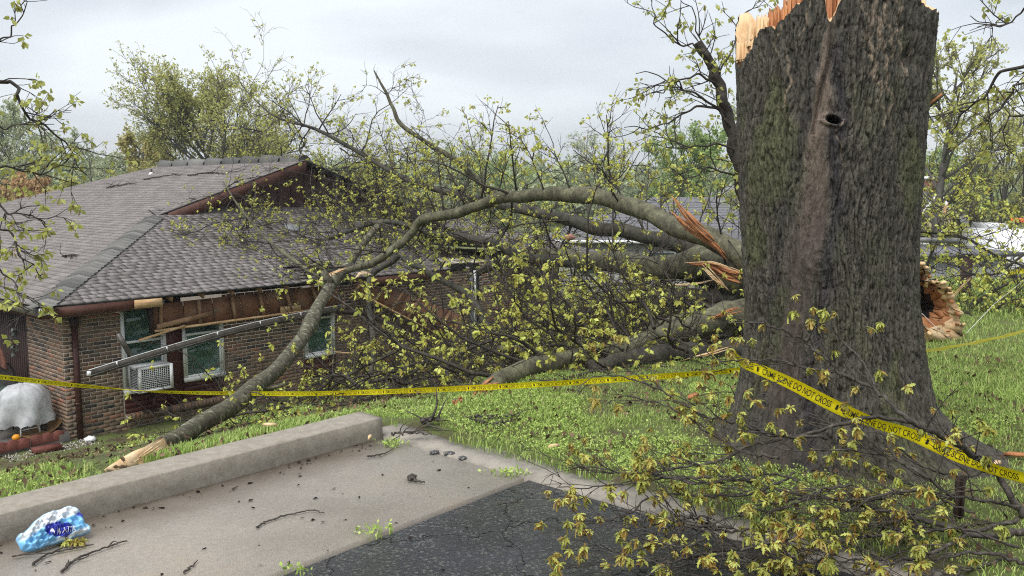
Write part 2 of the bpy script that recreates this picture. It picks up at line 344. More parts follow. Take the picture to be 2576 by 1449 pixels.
M('raw_wood', [(.25, (.30, .17, .08)), (.5, (.50, .33, .17)), (.75, (.66, .48, .28))], scale=4, stretch=(1, 1, 6), rough=.8, bump=.2, bscale=30)
M('old_lumber', [(.25, (.17, .095, .05)), (.55, (.30, .18, .10)), (.8, (.42, .28, .17))], scale=5, rough=.85, bump=.2, bscale=40)
M('stained_plywood', [(.3, (.13, .062, .034)), (.5, (.21, .10, .055)), (.62, (.25, .135, .08)), (.74, (.17, .14, .12))], scale=2.6, rough=.75, detail=6)
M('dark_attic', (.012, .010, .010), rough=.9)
M('gutter_metal', [(.3, (.08, .072, .06)), (.6, (.17, .16, .145)), (.8, (.28, .27, .25))], scale=7, rough=.38, metal=.35)
M('gutter_dark', [(.3, (.045, .032, .028)), (.7, (.085, .06, .052))], scale=5, rough=.45)
M('dark_slat', [(.3, (.028, .014, .014)), (.7, (.05, .026, .025))], scale=4, rough=.6)
M('blind', [(.3, (.13, .175, .16)), (.7, (.16, .205, .19))], scale=1.2, rough=.7)
def glass_mat():
    m = bpy.data.materials.new('window_glass'); m.use_nodes = True; t = m.node_tree; N = t.nodes; b = N['Principled BSDF']; o = N['Material Output']
    tr = N.new('ShaderNodeBsdfTransparent'); tr.inputs[0].default_value = (.74, .86, .80, 1); gl = N.new('ShaderNodeBsdfGlossy'); gl.inputs['Roughness'].default_value = .03; gl.inputs[0].default_value = (.9, .95, .95, 1)
    lw = N.new('ShaderNodeLayerWeight'); pw = N.new('ShaderNodeMath'); pw.operation = 'POWER'; pw.inputs[1].default_value = 4.; t.links.new(lw.outputs['Facing'], pw.inputs[0]); fr = N.new('ShaderNodeMath'); fr.operation = 'MULTIPLY_ADD'; fr.inputs[1].default_value = .75; fr.inputs[2].default_value = .05; t.links.new(pw.outputs[0], fr.inputs[0]); mx = N.new('ShaderNodeMixShader'); t.links.new(fr.outputs[0], mx.inputs[0]); t.links.new(tr.outputs[0], mx.inputs[1]); t.links.new(gl.outputs[0], mx.inputs[2]); t.links.new(mx.outputs[0], o.inputs[0])
    MATS['glass'] = m
glass_mat()
RZ = math.atan2(A_[1], A_[0])
house = empty('brick_house', HC, RZ, 'storm damaged single storey brick house with grey shingle roof and maroon trim', 'house')
EX, EY, EZ, SL = -.48, -.45, -.22, .337      # eave corner and roof pitch
TH_, UG = 3.91, 3.99                        # hip run, gable half width past the hip
XR = EX + TH_ + UG                          # ridge x
YG = EY + TH_                               # rake plane y
YR = YG + 7.8; XE = 2 * XR - EX             # ridge end, right eave
ZR = EZ + (XR - EX) * SL
# walls (mortar body; bricks stand proud of it)
wall = MB().box((0, 0, -2.8), (9.83, 1.6, -.27)).box((.25, 1.6, -2.8), (9.83, 18.6, -.27)).box((9.83, 1.1, -2.8), (14.9, 18.6, -.27)).build('wall', MATS['mortar'], house)
bricks_big, bricks_rest = [], []
BH, PH, BL, PL = .0555, .0677, .191, .2032
openings = [(.96, 2.95, -2.46, -.2), (4.78, 5.60, -2.36, -.3)]
def lay(x0, x1, face, sgn, key):
    for c in range(36):
        z = -2.72 + c * PH; off = (c % 2) * PL / 2
        x = x0 - off
        while x < x1 - .02:
            a0, a1 = max(x, x0), min(x + BL, x1)
            if a1 - a0 > .03 and z + BH < -.27:
                segs = [(a0, a1)]
                if key == 'front':
                    for (o0, o1, oz0, oz1) in openings:
                        if z + BH > oz0 and z < oz1:
                            segs = [q for s_ in segs for q in ((s_[0], min(s_[1], o0)), (max(s_[0], o1), s_[1])) if q[1] - q[0] > .03]
                for q0, q1 in segs: yield q0, q1, z
            x += PL
for q0, q1, z in lay(0.0, 9.83, 0, 1, 'front'):
    (bricks_big if q1 < 1.0 else bricks_rest).append(('f', q0, q1, z))
for q0, q1, z in lay(.012, 1.6, 0, 1, 'side'):
    (bricks_big if (q1 < .85 and z > -2.3) else bricks_rest).append(('s', q0, q1, z))
for q0, q1, z in lay(9.84, 14.9, 0, 1, 'far'): bricks_rest.append(('r', q0, q1, z))
bricks_big = bricks_big[:300] if len(bricks_big) > 300 else bricks_big
brick_me = {}
def brick_mesh(kind, w):
    k = (kind, round(w, 2))
    if k not in brick_me:
        mb = MB()
        if kind == 'f': mb.box((0, -.006, 0), (w, .02, BH), .0012)
        else: mb.box((-.006, 0, 0), (.02, w, BH), .0012)
        o = mb.build('brick', MATS['brick_one'], wall); brick_me[k] = o.data; bpy.data.objects.remove(o)
    return brick_me[k]
for kind, q0, q1, z in bricks_big:
    o = link('brick', brick_mesh(kind, q1 - q0), wall); j = R.uniform(-.0025, .0025)
    o.location = (q0, j, z) if kind == 'f' else (j, q0, z)
mb = MB(); nb = {id(b) for b in bricks_big}
for b in bricks_rest:
    kind, q0, q1, z = b; j = R.uniform(-.0025, .0025)
    if kind == 'f': mb.box((q0, -.006 + j, z), (q1, .02, z + BH))
    elif kind == 's': mb.box((-.006 + j, q0, z), (.02, q1, z + BH))
    else: mb.box((q0, 1.094 + j, z), (q1, 1.12, z + BH))
tag(mb.build('brickwork', MATS['brick_mass'], wall), kind='stuff')
# rowlock ledge under the window bay
ledge = MB().box((.985, -.105, -2.445), (2.935, -.0005, -2.345)).build('window_ledge', MATS['mortar'], house)
for i in range(26):
    x = .985 + i * .0752
    MB().box((x, -.122, -2.45), (x + .065, -.004, -2.335), .002).build('brick', MATS['brick_one'], ledge)
# siding of the window bay
for (x0, x1) in ((.985, 1.775), (2.095, 2.93)):
    for i in range(4):
        z = -2.33 + i * .098
        mb = MB(); V = [(x0, -.030, z), (x1, -.030, z), (x1, -.012, z + .094), (x0, -.012, z + .094), (x0, -.004, z), (x1, -.004, z), (x1, -.004, z + .094), (x0, -.004, z + .094)]
        mb.add(V, [(0, 1, 2, 3), (0, 4, 5, 1), (1, 5, 6, 2), (2, 6, 7, 3), (3, 7, 4, 0)]).build('siding_board', MATS['maroon_siding'], house)
MB().box((1.79, -.026, -2.33), (2.08, -.002, -.3)).build('trim_board', MATS['maroon_siding'], house)
MB().box((1.772, -.034, -2.33), (1.79, -.002, -.3)).build('batten', MATS['maroon_siding'], house)
MB().box((2.08, -.034, -2.33), (2.096, -.002, -.3)).build('batten', MATS['maroon_siding'], house)
for i in range(3): MB().box((4.78, -.026 + .004 * (i % 2), -2.34 + i * .145), (5.60, -.003, -2.20 + i * .145)).build('siding_board', MATS['maroon_siding'], house)
def window(x0, x1, z0, z1, rail, half=None):
    mb = MB(); w = .055
    for lo, hi in (((x0, -.075, z0), (x1, -.002, z0 + .08)), ((x0, -.06, z1 - w), (x1, -.002, z1)), ((x0, -.06, z0 + .08), (x0 + w, -.002, z1 - w)), ((x1 - w, -.06, z0 + .08), (x1, -.002, z1 - w))): mb.box(lo, hi)
    f = mb.build('window', MATS['white_vinyl'], house)
    sb = MB(); i0, i1 = x0 + w + .002, x1 - w - .002
    sb.box((i0, -.05, rail - .022), (i1, -.016, rail + .022))
    for lo, hi in (((i0, -.042, z0 + .082), (i1, -.016, z0 + .118)), ((i1 - .035, -.042, z0 + .12), (i1, -.016, rail - .024)), ((i0, -.042, z0 + .12), (i0 + .03, -.016, rail - .024)), ((i1 - .028, -.034, rail + .024), (i1, -.016, z1 - w - .002))): sb.box(lo, hi)
    sb.build('sash', MATS['white_vinyl'], f)
    MB().box((i0, -.030, z0 + .09), (i1, -.027, rail)).build('pane', MATS['glass'], f)
    MB().box((i0, -.026, rail), (i1, -.0235, z1 - w)).build('pane', MATS['glass'], f)
    bl = MB(); z = z0 + .1
    while z < z1 - w - .02:
        bl.add([(i0, -.014, z), (i1, -.014, z), (i1, -.006, z + .019), (i0, -.006, z + .019)], [(0, 1, 2, 3)]); z += .022
    tag(bl.build('blind', MATS['blind'], f), kind='stuff')
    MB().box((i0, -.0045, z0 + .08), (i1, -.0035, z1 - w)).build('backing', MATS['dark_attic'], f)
    return f
window(.965, 1.775, -1.98, -.33, -1.05)
window(2.095, 2.935, -1.945, -.5, -1.05)
window(4.80, 5.575, -1.90, -.52, -1.06)
# door in the recess past the front wall
dr = MB().box((9.98, .62, -2.7), (10.62, .66, -.5)).build('door', M('grey_door', [(.3, (.20, .21, .22)), (.7, (.27, .28, .29))], scale=2, rough=.5), house)
MB().box((10.10, .612, -1.35), (10.5, .619, -.75)).build('pane', MATS['dark_attic'], dr)
MB().box((9.9, .60, -2.7), (9.975, .67, -.45)).build('door_frame', MATS['white_vinyl'], house)
MB().box((10.625, .60, -2.7), (10.70, .67, -.45)).build('door_frame', MATS['white_vinyl'], house)
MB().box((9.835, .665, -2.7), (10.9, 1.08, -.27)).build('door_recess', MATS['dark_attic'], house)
# roof decks
roof = MB()
def slab(pts, th=.03):
    n = len(pts); V = [p for p in pts] + [(p[0], p[1], p[2] - th) for p in pts]
    roof.add(V, [tuple(range(n)), tuple(reversed(range(n, 2 * n)))] + [(i, i + n, (i + 1) % n + n, (i + 1) % n) for i in range(n)])
za = lambda y: EZ + (y - EY) * SL
zb = lambda x: EZ + (x - EX) * SL
slab([(EX, EY, EZ), (XR, YG, ZR), (XR, YR, ZR), (EX, YR + (XR - EX), EZ)][0:1] + [(EX + TH_, YG, zb(EX + TH_)), (XR, YG, ZR), (XR, YR, ZR), (EX, YR + (XR - EX), EZ)])
slab([(EX, EY, EZ), (4.95, EY, EZ), (5.2, EY + .35, za(EY + .35)), (5.85, EY + .45, za(EY + .45)), (6.0, EY, EZ), (8.7, EY, EZ), (8.95, EY + .9, za(EY + .9)), (9.5, EY + 2.0, za(EY + 2)), (9.2, YG + .4, za(YG + .4)), (EX + TH_, YG + .4, za(YG + .4)), (EX + TH_, YG, za(YG))])
slab([(11.6, EY + 1.2, za(EY + 1.2)), (12.3, EY, EZ), (XE, EY, EZ), (XE - TH_, YG + .4, za(YG + .4)), (10.8, YG + .4, za(YG + .4)), (11.2, EY + 2, za(EY + 2))])
slab([(XE, EY, EZ), (XE, YR + XR - EX, EZ), (XR, YR, ZR), (XR, YG, ZR), (XE - TH_, YG, zb(EX + TH_))])
slab([(EX, YR + XR - EX, EZ), (XR, YR, ZR), (XE, YR + XR - EX, EZ)])
roof = roof.build('roof', MATS['roof_felt'], house)
# shingle courses
EXPO = .143 * math.cos(math.atan(SL)); CS = 1 / math.hypot(1, SL); SN = SL * CS
def tiles(plane):
    """yield (start, end, course offset from eave, lift) of every tab on a roof plane"""
    run = TH_ + .38 if plane == 'A' else XR - EX
    for c in range(int(run / EXPO) + 1):
        h = c * EXPO
        if h > run - .05: break
        if plane == 'A':
            lo, hi = h + EX, XE - h
            if h > TH_: lo, hi = EX + TH_, XE - TH_
        else:
            lo = h + EY if h < TH_ else YG
            hi = YR + (XR - EX) - h
        p = lo - rng.uniform(0, .2)
        while p < hi:
            w = R.choice((.13, .16, .19, .22, .25)); a0, a1 = max(p, lo), min(p + w, hi)
            if a1 - a0 > .02: yield a0, a1 - .004, h, c
            p += w
def gone(x, h):
    if 4.95 + h * .4 < x < 5.9 and h < .42: return True
    if x > 8.75 + .35 * min(h, 2) + .12 * math.sin(h * 9) and x < 11.9 - .3 * h + .15 * math.sin(h * 7): return True
    return 8.6 < x < 12.2 and h < .5
def tile_vf(plane, a0, a1, h, lift=0.):
    d0, d1 = -.012, .16; n = np.array([0, -SN, CS]); t = np.array([0, CS, SN])
    base = np.array([0, EY + h, EZ + h * SL]) if True else 0
    r = rng.uniform(-.004, .004)
    P = []
    for a in (a0, a1):
        for d, z in ((d0 + r, .025 + lift), (d1, .004), (d1, .0), (d0 + r, .004 + lift * .8)):
            q = base + t * d + n * z; P.append((a, q[1], q[2]))
    P = np.array(P)
    if plane == 'B':                        # swap: tabs run along y, slope along x
        P = np.stack([P[:, 1] - EY + EX, P[:, 0], P[:, 2]], 1)
        F = [(0, 4, 5, 1)[::-1], (0, 3, 7, 4)[::-1], (0, 1, 2, 3)[::-1], (4, 7, 6, 5)[::-1]]
    else: F = [(0, 4, 5, 1), (0, 3, 7, 4), (0, 1, 2, 3), (4, 7, 6, 5)]
    return P, F
rest = MB(); nbig = 0
for a0, a1, h, c in tiles('A'):
    if gone((a0 + a1) / 2, h): continue
    lift = .0
    if abs((a0 + a1) / 2 - 5.1) < .55 and h < .8: lift = R.uniform(0, .07)
    V, F = tile_vf('A', a0, a1, h, lift)
    if nbig < 190 and a1 < 3.4 and h < 2.2:
        MB().add(V, F).build('shingle', MATS['shingle_one'], roof); nbig += 1
    else: rest.add(V, F)
nb2 = 0
for a0, a1, h, c in tiles('B'):
    V, F = tile_vf('B', a0, a1, h)
    if nb2 < 110 and a1 < 3.6 and h < 3: MB().add(V, F).build('shingle', MATS['shingle_one'], roof); nb2 += 1
    else: rest.add(V, F)
tag(rest.build('shingle_courses', MATS['shingle_mass'], roof), kind='stuff')
# loose torn shingles at the broken eave
for i in range(9):
    x = 4.75 + i * .125; y = EY + R.uniform(-.12, .3); z = za(y) + R.uniform(-.12, .02)
    V = np.array([(-.13, -.1, 0), (.13, -.1, .02), (.13, .1, -.01), (-.13, .1, .03), (-.13, -.1, -.012), (.13, -.1, .008), (.13, .1, -.022), (-.13, .1, .018)])
    Q = np.array(Matrix.Rotation(R.uniform(-.6, .6), 3, 'Z') @ Matrix.Rotation(R.uniform(-.5, .35), 3, 'X'))
    MB().add(V @ Q.T + [x, y, z], [(0, 1, 2, 3), (7, 6, 5, 4), (0, 4, 5, 1), (1, 5, 6, 2), (2, 6, 7, 3), (3, 7, 4, 0)]).build('torn_shingle', MATS['shingle_one' if i % 3 else 'roof_felt'], roof)
# hip caps
hd = np.array([1, 1, SL]) / math.sqrt(2 + SL * SL)
for i in range(37):
    p = np.array([EX, EY, EZ]) + hd * (i * .152 - .02); q = p + hd * .20
    if i == 36: q = p + hd * .13
    def rib(c, z): return [c + np.array([-.145, .145, -.049]) * 1.0 + [0, 0, z], c + [0, 0, z + .008], c + np.array([.145, -.145, -.049]) + [0, 0, z]]
    V = rib(p, .066) + rib(q, .024) + rib(p, .012)
    MB().add(V, [(0, 1, 4, 3)[::-1], (1, 2, 5, 4)[::-1], (0, 6, 7, 1)[::-1], (1, 7, 8, 2)[::-1]]).build('hip_cap', MATS['cap_shingle'], roof)
# raised ridge vent caps
for i in range(8):
    y0 = YG + .05 + i * .96; z = ZR + .02
    w = .19; V = []
    for y, k in ((y0, .10), (y0 + .86, .16)):
        for x, dz in ((-w, -w * SL), (-w * .9, k - w * SL * .9 - .02), (-.06, k), (.06, k), (w * .9, k - w * SL * .9 - .02), (w, -w * SL)): V.append((XR + x, y, z + dz))
    MB().add(V, [(j, j + 1, j + 7, j + 6) for j in range(5)] + [tuple(range(6)), tuple(reversed(range(6, 12)))]).build('ridge_cap', MATS['cap_shingle'], roof)
# plumbing vent, small debris on roof
MB().lathe([(.04, -.05), (.04, .16), (.03, .16), (.03, -.05)], 10, (6.6, 10.2, zb(6.6))).build('vent_pipe', MATS['gutter_dark'], roof)
MB().lathe([(.09, -.03), (.05, .04), (.042, .05)], 10, (6.6, 10.2, zb(6.6))).build('vent_flashing', MATS['white_vinyl'], roof)
V = []
for (x, y) in ((6.05, 2.2), (6.45, 2.2), (6.45, 2.55), (6.05, 2.55)): V.append((x, y, za(y) + .02))
V += [(6.1, 2.23, za(2.23) + .13), (6.4, 2.23, za(2.23) + .13), (6.4, 2.5, za(2.5) + .08), (6.1, 2.5, za(2.5) + .08)]
MB().add(V, [(4, 5, 6, 7), (0, 1, 5, 4), (1, 2, 6, 5), (2, 3, 7, 6), (3, 0, 4, 7)]).build('roof_vent', M('vent_grey', (.16, .17, .18), rough=.5), roof)
# rake board, fascia
def rake(x0, x1, sg):
    V = []
    for x in (x0, x1):
        z = EZ + (x - EX) * SL if sg > 0 else EZ + (XE - x) * SL
        for y, d in ((YG - .02, -.034), (YG - .02, -.29), (YG + .02, -.29), (YG + .02, -.034)): V.append((x, y, z + d))
    MB().add(V, [(0, 1, 2, 3)[::-1], (4, 5, 6, 7), (0, 1, 5, 4), (1, 2, 6, 5), (2, 3, 7, 6), (3, 0, 4, 7)]).build('rake_board', MATS['red_trim'], house)
rake(EX + TH_ + .25, XR - .01, 1)
def fascia(x0, x1, z0=-.205, z1=-.03):
    MB().box((x0, EY - .004, EZ + z0), (x1, EY + .024, EZ + z1)).build('fascia', MATS['red_trim'], house)
fascia(EX + .02, 1.42); fascia(6.15, 8.6, -.2, -.032)
MB().box((EX + .0, EY + .03, EZ - .205), (EX + .028, 18.7, EZ - .032)).build('fascia', MATS['red_trim'], house)
MB().box((1.03, EY - .045, EZ - .175), (1.52, EY - .01, EZ - .035), .008).build('bare_board', MATS['raw_wood'], house)
MB().box((EX - .02, EY - .03, EZ - .14), (EX + .14, EY - .008, EZ - .03), .012).build('torn_trim', MATS['white_vinyl'], house)
# soffit (left corner), attic dark behind the missing part, rafters
MB().box((EX + .03, EY + .026, EZ - .2), (1.4, -.02, EZ - .185)).build('soffit', MATS['red_trim'], house)
MB().box((EX + .03, -.018, EZ - .2), (-.02, 18, EZ - .185)).build('soffit', MATS['red_trim'], house)
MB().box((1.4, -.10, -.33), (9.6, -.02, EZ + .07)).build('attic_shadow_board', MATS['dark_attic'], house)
for x in np.arange(1.75, 8.6, .61):
    MB().obox((x, EY + .05, EZ - .085), (x, .3, EZ - .085 + .7 * SL), .038, .09).build('rafter', MATS['old_lumber'], house)
# gable wall boards
g0, g1 = EX + TH_ + .1, XE - TH_ - .1; bw = .405; x = g0
while x < g1 - .05:
    xa, xb = x, min(x + bw, g1); y = YG + .36
    top = lambda q: EZ + (min(q, 2 * XR - q) - EX) * SL - .04
    zl = za(y) - .05; V = []
    xs = [xa, xb] if not (xa < XR < xb) else [xa, XR, xb]
    for q in xs: V += [(q, y, zl), (q, y, max(top(q), zl + .01))]
    f = [(2 * i, 2 * i + 2, 2 * i + 3, 2 * i + 1) for i in range(len(xs) - 1)]
    MB().add(V, f).build('gable_board', MATS['gable_siding'], house)
    MB().box((xb - .012, y - .014, zl), (xb + .012, y - .001, max(top(xb), zl + .02))).build('batten', MATS['dark_slat'], house)
    x += bw
# eave gutter on the left side, downpipe
mb = MB(); V = []
for y in (EY - .05, 18.6):
    for x, z in ((EX - .005, EZ - .03), (EX - .005, EZ - .135), (EX - .085, EZ - .135), (EX - .125, EZ - .07), (EX - .125, EZ - .02), (EX - .115, EZ - .02), (EX - .113, EZ - .068), (EX - .08, EZ - .125), (EX - .015, EZ - .125), (EX - .015, EZ - .03)): V.append((x, y, z))
mb.add(V, [(j, (j + 1) % 10, 10 + (j + 1) % 10, 10 + j) for j in range(10)] + [tuple(range(10)), tuple(reversed(range(10, 20)))]).build('gutter', MATS['gutter_metal'], house)
pp = [hl(188, 806, -.06), hl(189, 830, -.06), hl(205, 1098, -.06)]
dp = MB().box((.135, -.10, -2.62), (.215, -.025, -.62)).build('downpipe', MATS['downpipe'], house)
MB().box((.115, -.115, -.64), (.235, -.018, -.5), .01).build('pipe_collar', MATS['dark_slat'], dp)
for z in (-1.0, -2.0): MB().box((.125, -.105, z), (.225, -.012, z + .03)).build('pipe_strap', MATS['downpipe'], dp)
# slatted dark screen left of the brick return
scr = MB().box((.06, 1.62, -2.8), (.24, 5.2, -.42)).build('screen_backing', MATS['dark_attic'], house)
for i in range(34):
    y = 1.63 + i * .105
    MB().box((.0, y, -2.6), (.055, y + .055, -.43)).build('screen_slat', MATS['dark_slat'], house)
# ------------------------------------------------------------------ numpy value noise
_TAB = np.random.default_rng(5).random(65536).astype(np.float32)
def vnoise(x, y, z=None):
    X, Y = np.floor(x).astype(np.int32), np.floor(y).astype(np.int32); fx, fy = (x - X).astype(np.float32), (y - Y).astype(np.float32)
    fx = fx * fx * (3 - 2 * fx); fy = fy * fy * (3 - 2 * fy); hx0, hx1 = X * 7919, (X + 1) * 7919; hy0, hy1 = Y * 104729, (Y + 1) * 104729
    g = lambda a, b: _TAB[(a ^ b) & 65535]
    return (g(hx0, hy0) * (1 - fx) + g(hx1, hy0) * fx) * (1 - fy) + (g(hx0, hy1) * (1 - fx) + g(hx1, hy1) * fx) * fy
def fbm(x, y, z=None, o=4):
    s = 0; w = .5; t = 0
    for i in range(o): s = s + w * vnoise(x * 2 ** i + 17.3 * i, y * 2 ** i + 5.7 * i); t += w; w *= .5
    return s / t
# ------------------------------------------------------------------ the broken standing trunk
STY = 5.25
def bark_mat(name, colors_attr=True, cols=None, vs=9., bstr=1., bd=.03, zst=.22, fine=34.):
    m = bpy.data.materials.new(name); m.use_nodes = True; t = m.node_tree; N = t.nodes; b = N['Principled BSDF']; tcn = N.new('ShaderNodeTexCoord')
    mp_ = N.new('ShaderNodeMapping'); mp_.inputs['Scale'].default_value = (1, 1, zst); t.links.new(tcn.outputs['Object'], mp_.inputs['Vector'])
    def nz_(s_, de=6, ro=.6, v=mp_.outputs[0]):
        n = N.new('ShaderNodeTexNoise'); n.inputs['Scale'].default_value = s_; n.inputs['Detail'].default_value = de; n.inputs['Roughness'].default_value = ro; t.links.new(v, n.inputs['Vector']); return n.outputs['Fac']
    h1 = nz_(fine, 7, .62); h2 = nz_(fine * .35, 4)
    ad = N.new('ShaderNodeMath'); ad.operation = 'ADD'; t.links.new(h1, ad.inputs[0]); t.links.new(h2, ad.inputs[1])
    bn = N.new('ShaderNodeBump'); bn.inputs['Strength'].default_value = bstr; bn.inputs['Distance'].default_value = bd; t.links.new(ad.outputs[0], bn.inputs['Height']); t.links.new(bn.outputs[0], b.inputs['Normal'])
    if colors_attr:
        a = N.new('ShaderNodeAttribute'); a.attribute_name = 'Col'; cs = a.outputs['Color']
    else:
        r = N.new('ShaderNodeValToRGB'); el = r.color_ramp.elements
        while len(el) < len(cols): el.new(.5)
        for e, (p_, c_) in zip(el, cols): e.position = p_; e.color = (*c_, 1)
        t.links.new(nz_(vs, 6, .65, tcn.outputs['Object']), r.inputs[0]); cs = r.outputs[0]
    mr = N.new('ShaderNodeMapRange'); mr.inputs[1].default_value = .3; mr.inputs[2].default_value = .7; mr.inputs[3].default_value = .55; mr.inputs[4].default_value = 1.45; t.links.new(h1, mr.inputs[0])
    mu = N.new('ShaderNodeMix'); mu.data_type = 'RGBA'; mu.blend_type = 'MULTIPLY'; mu.inputs[0].default_value = 1; t.links.new(cs, mu.inputs[6]); t.links.new(mr.outputs[0], mu.inputs[7]); t.links.new(mu.outputs[2], b.inputs['Base Color'])
    b.inputs['Roughness'].default_value = .72; b.inputs['Specular IOR Level'].default_value = .35
    MATS[name] = m; return m
bark_mat('trunk_bark')
bark_mat('limb_bark', False, [(.3, (.05, .046, .031)), (.48, (.098, .092, .056)), (.62, (.145, .142, .085)), (.78, (.22, .23, .165))], vs=6, bstr=.8, bd=.02, zst=.6, fine=26)
bark_mat('twig_bark', False, [(.3, (.02, .016, .013)), (.55, (.046, .038, .03)), (.8, (.085, .073, .058))], vs=10, bstr=.3, bd=.01, zst=1, fine=40)
M('fresh_wood', [(.25, (.40, .235, .11)), (.5, (.60, .42, .24)), (.75, (.72, .57, .38))], scale=5, stretch=(1, 1, .25), rough=.8, bump=.4, bscale=40)
M('red_wood', [(.25, (.17, .065, .03)), (.5, (.33, .14, .06)), (.75, (.50, .25, .11))], scale=6, stretch=(1, 1, .3), rough=.85, bump=.4, bscale=40)
M('rot_dark', [(.3, (.012, .009, .008)), (.7, (.035, .022, .017))], scale=8, rough=.95, bump=.8, bscale=30)
stump = empty('snapped_tree', (1.95, STY, 0), 0, 'huge standing oak trunk with dark furrowed bark snapped off at the top', 'tree stump')
def make_trunk():
    prof = [(-70, 1850, 2333), (0, 1851, 2328), (100, 1853, 2322), (200, 1855, 2312), (300, 1858, 2303), (450, 1861, 2292), (600, 1866, 2285), (700, 1870, 2287), (800, 1873, 2294), (880, 1868, 2303), (950, 1862, 2313), (1010, 1846, 2327), (1060, 1830, 2350), (1110, 1808, 2384), (1150, 1780, 2420), (1200, 1755, 2460)]
    zz, xc, rr = [], [], []
    for y, l, r in prof:
        pl, pr = at(l, y, STY), at(r, y, STY); zz.append(pl[2]); xc.append((pl[0] + pr[0]) / 2); rr.append((pr[0] - pl[0]) / 2)
    zz, xc, rr = (np.array(q)[::-1] for q in (zz, xc, rr))
    na, nzv = 620, 700
    z0, z1 = -.12, 2.96
    th = np.concatenate([np.linspace(-math.pi - .25, .25, 520, endpoint=False), np.linspace(.25, math.pi - .25, 100, endpoint=False)]); tv = np.linspace(0, 1, nzv)
    TH2, TV = np.meshgrid(th, tv, indexing='xy')
    # angle 0 = +X, -pi/2 = towards the camera.  phi in [-1, 1]: photo x across the face
    Z = z0 + (z1 - z0) * TV
    cxz = np.interp(Z, zz, xc); rz = np.interp(Z, zz, rr)
    ang = TH2
    lobes = .03 * np.cos(3 * ang + .8) + .02 * np.cos(5 * ang + 2.1 + .4 * Z) + .012 * np.cos(9 * ang + 1 - .8 * Z)
    flare = np.clip((.36 - Z) / .5, 0, 1) ** 2.2
    roots = np.clip(np.cos(5 * ang + .35), 0, 1) ** 2 * .15 + np.clip(np.cos(ang + .35), 0, 1) ** 8 * .45
    rad = rz * (1 + lobes * .8) / 1.0 + flare * roots
    # bark relief: long vertical plates with broken furrows
    arc = ang * .5
    wx = arc * 46 + 3.0 * fbm(arc * 5, Z * 2.2, o=3) + .5 * fbm(arc * 22, Z * 9, o=2); wz = Z * 7.0
    f1 = np.abs(fbm(wx, wz, o=2) - .5) * 2; f2 = np.abs(fbm(wx * 1.7 + 9, wz * 2.2, o=2) - .5) * 2
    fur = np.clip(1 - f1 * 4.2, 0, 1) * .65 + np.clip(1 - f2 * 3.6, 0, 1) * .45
    plate = fbm(wx * 1.3, wz * 2, o=4)
    px = cxz + rad * np.cos(ang)                                   # world x, for stains traced down the face
    front = np.clip(-np.sin(ang) * 3, 0, 1)
    # photo column of each surface point (approx.) used only to place bark features on the trunk
    dy_ = STY + rad * np.sin(ang); dz_ = Z - EYE
    yrow = CY - FPX * (dy_ * math.sin(PITCH) + dz_ * math.cos(PITCH)) / (dy_ * math.cos(PITCH) - dz_ * math.sin(PITCH))
    D = CX + FPX * px / (dy_ * math.cos(PITCH) - dz_ * math.sin(PITCH))
    sx = np.interp(yrow, [-60, 60, 200, 300, 420, 520, 640, 800, 950, 1100, 1250], [2112, 2100, 2085, 2070, 2050, 2050, 2025, 1995, 1975, 1960, 1950])
    sw = np.interp(yrow, [-60, 60, 200, 300, 420, 520, 640, 800, 950, 1100, 1250], [7, 11, 18, 28, 36, 42, 42, 40, 44, 52, 58])
    wob = (fbm(arc * 6, Z * 3 + 7, o=3) - .5)
    dq = (D - sx + 46 * wob) / sw
    stain = np.clip(1.35 - np.abs(dq), 0, 1) * front; stain = S5(stain)
    edge = (np.exp(-((dq - 1.45) / .55) ** 2) + .55 * np.exp(-((dq + 1.45) / .45) ** 2)) * front * np.clip((yrow - 20) / 150, .25, 1)
    seam = np.exp(-((D - np.interp(yrow, [-60, 60, 150, 260, 330], [2094, 2098, 2092, 2062, 2050]) + 8 * wob) / 5.) ** 2) * front * (yrow < 340)
    disp = .014 * (plate - .5) - .017 * fur * (1 - .8 * stain) + .010 * stain + .03 * (fbm(arc * 4, Z * 1.2, o=3) - .5)
    fine = fbm(wx * 4.5, wz * 9, o=3) - .5
    disp = disp + .008 * fine * (1 - .5 * stain) - .03 * seam
    # knot hole and rim, healed knot lower down
    kd = np.hypot((D - 2098 + 10 * wob) / 1.15, (yrow - 299 + 20 * wob) * 1.5) / 13.
    disp = disp - .15 * np.clip(1.25 - kd, 0, 1) ** .7 * front + .018 * np.exp(-((kd - 1.7) / .6) ** 2) * front * (.35 + .65 * (yrow > 300)) + .02 * np.exp(-(np.hypot((D - 2060) / 1.4, yrow - 340) / 40) ** 2) * front
    k2 = np.hypot((D - 2065) / 1.2, yrow - 655) / 40.
    disp = disp + .03 * np.exp(-k2 ** 2) * front + .010 * (fbm(k2 * 6, ang * 3, o=3) - .5) * np.exp(-(k2 / 1.8) ** 2) * front
    k3 = np.hypot((D - 2290), (yrow - 150)) / 30.; disp = disp - .03 * np.exp(-k3 ** 2) * front
    rad = rad + disp
    X = cxz + rad * np.cos(ang); Y = STY + rad * np.sin(ang) * .96
    # ragged broken rim: height of the bark edge around the trunk
    rimp = np.array([[1840, 150], [1856, 140], [1885, 110], [1900, 75], [1925, 58], [1950, 62], [1985, 30], [2020, 12], [2050, -14], [2078, -10], [2088, 48], [2098, 72], [2112, 40], [2130, 5], [2150, -25], [2240, -30], [2300, -14], [2330, 6], [2345, 20]])
    Dt = D[-1]; sinr = np.sin(ang[-1])
    rim_y = np.interp(Dt, rimp[:, 0], rimp[:, 1])
    rim_z = np.interp(rim_y, [-70, 0, 100, 200], [at(2000, y, STY - .4)[2] for y in (-70, 0, 100, 200)])
    back = np.clip(sinr * 2.5, 0, 1)
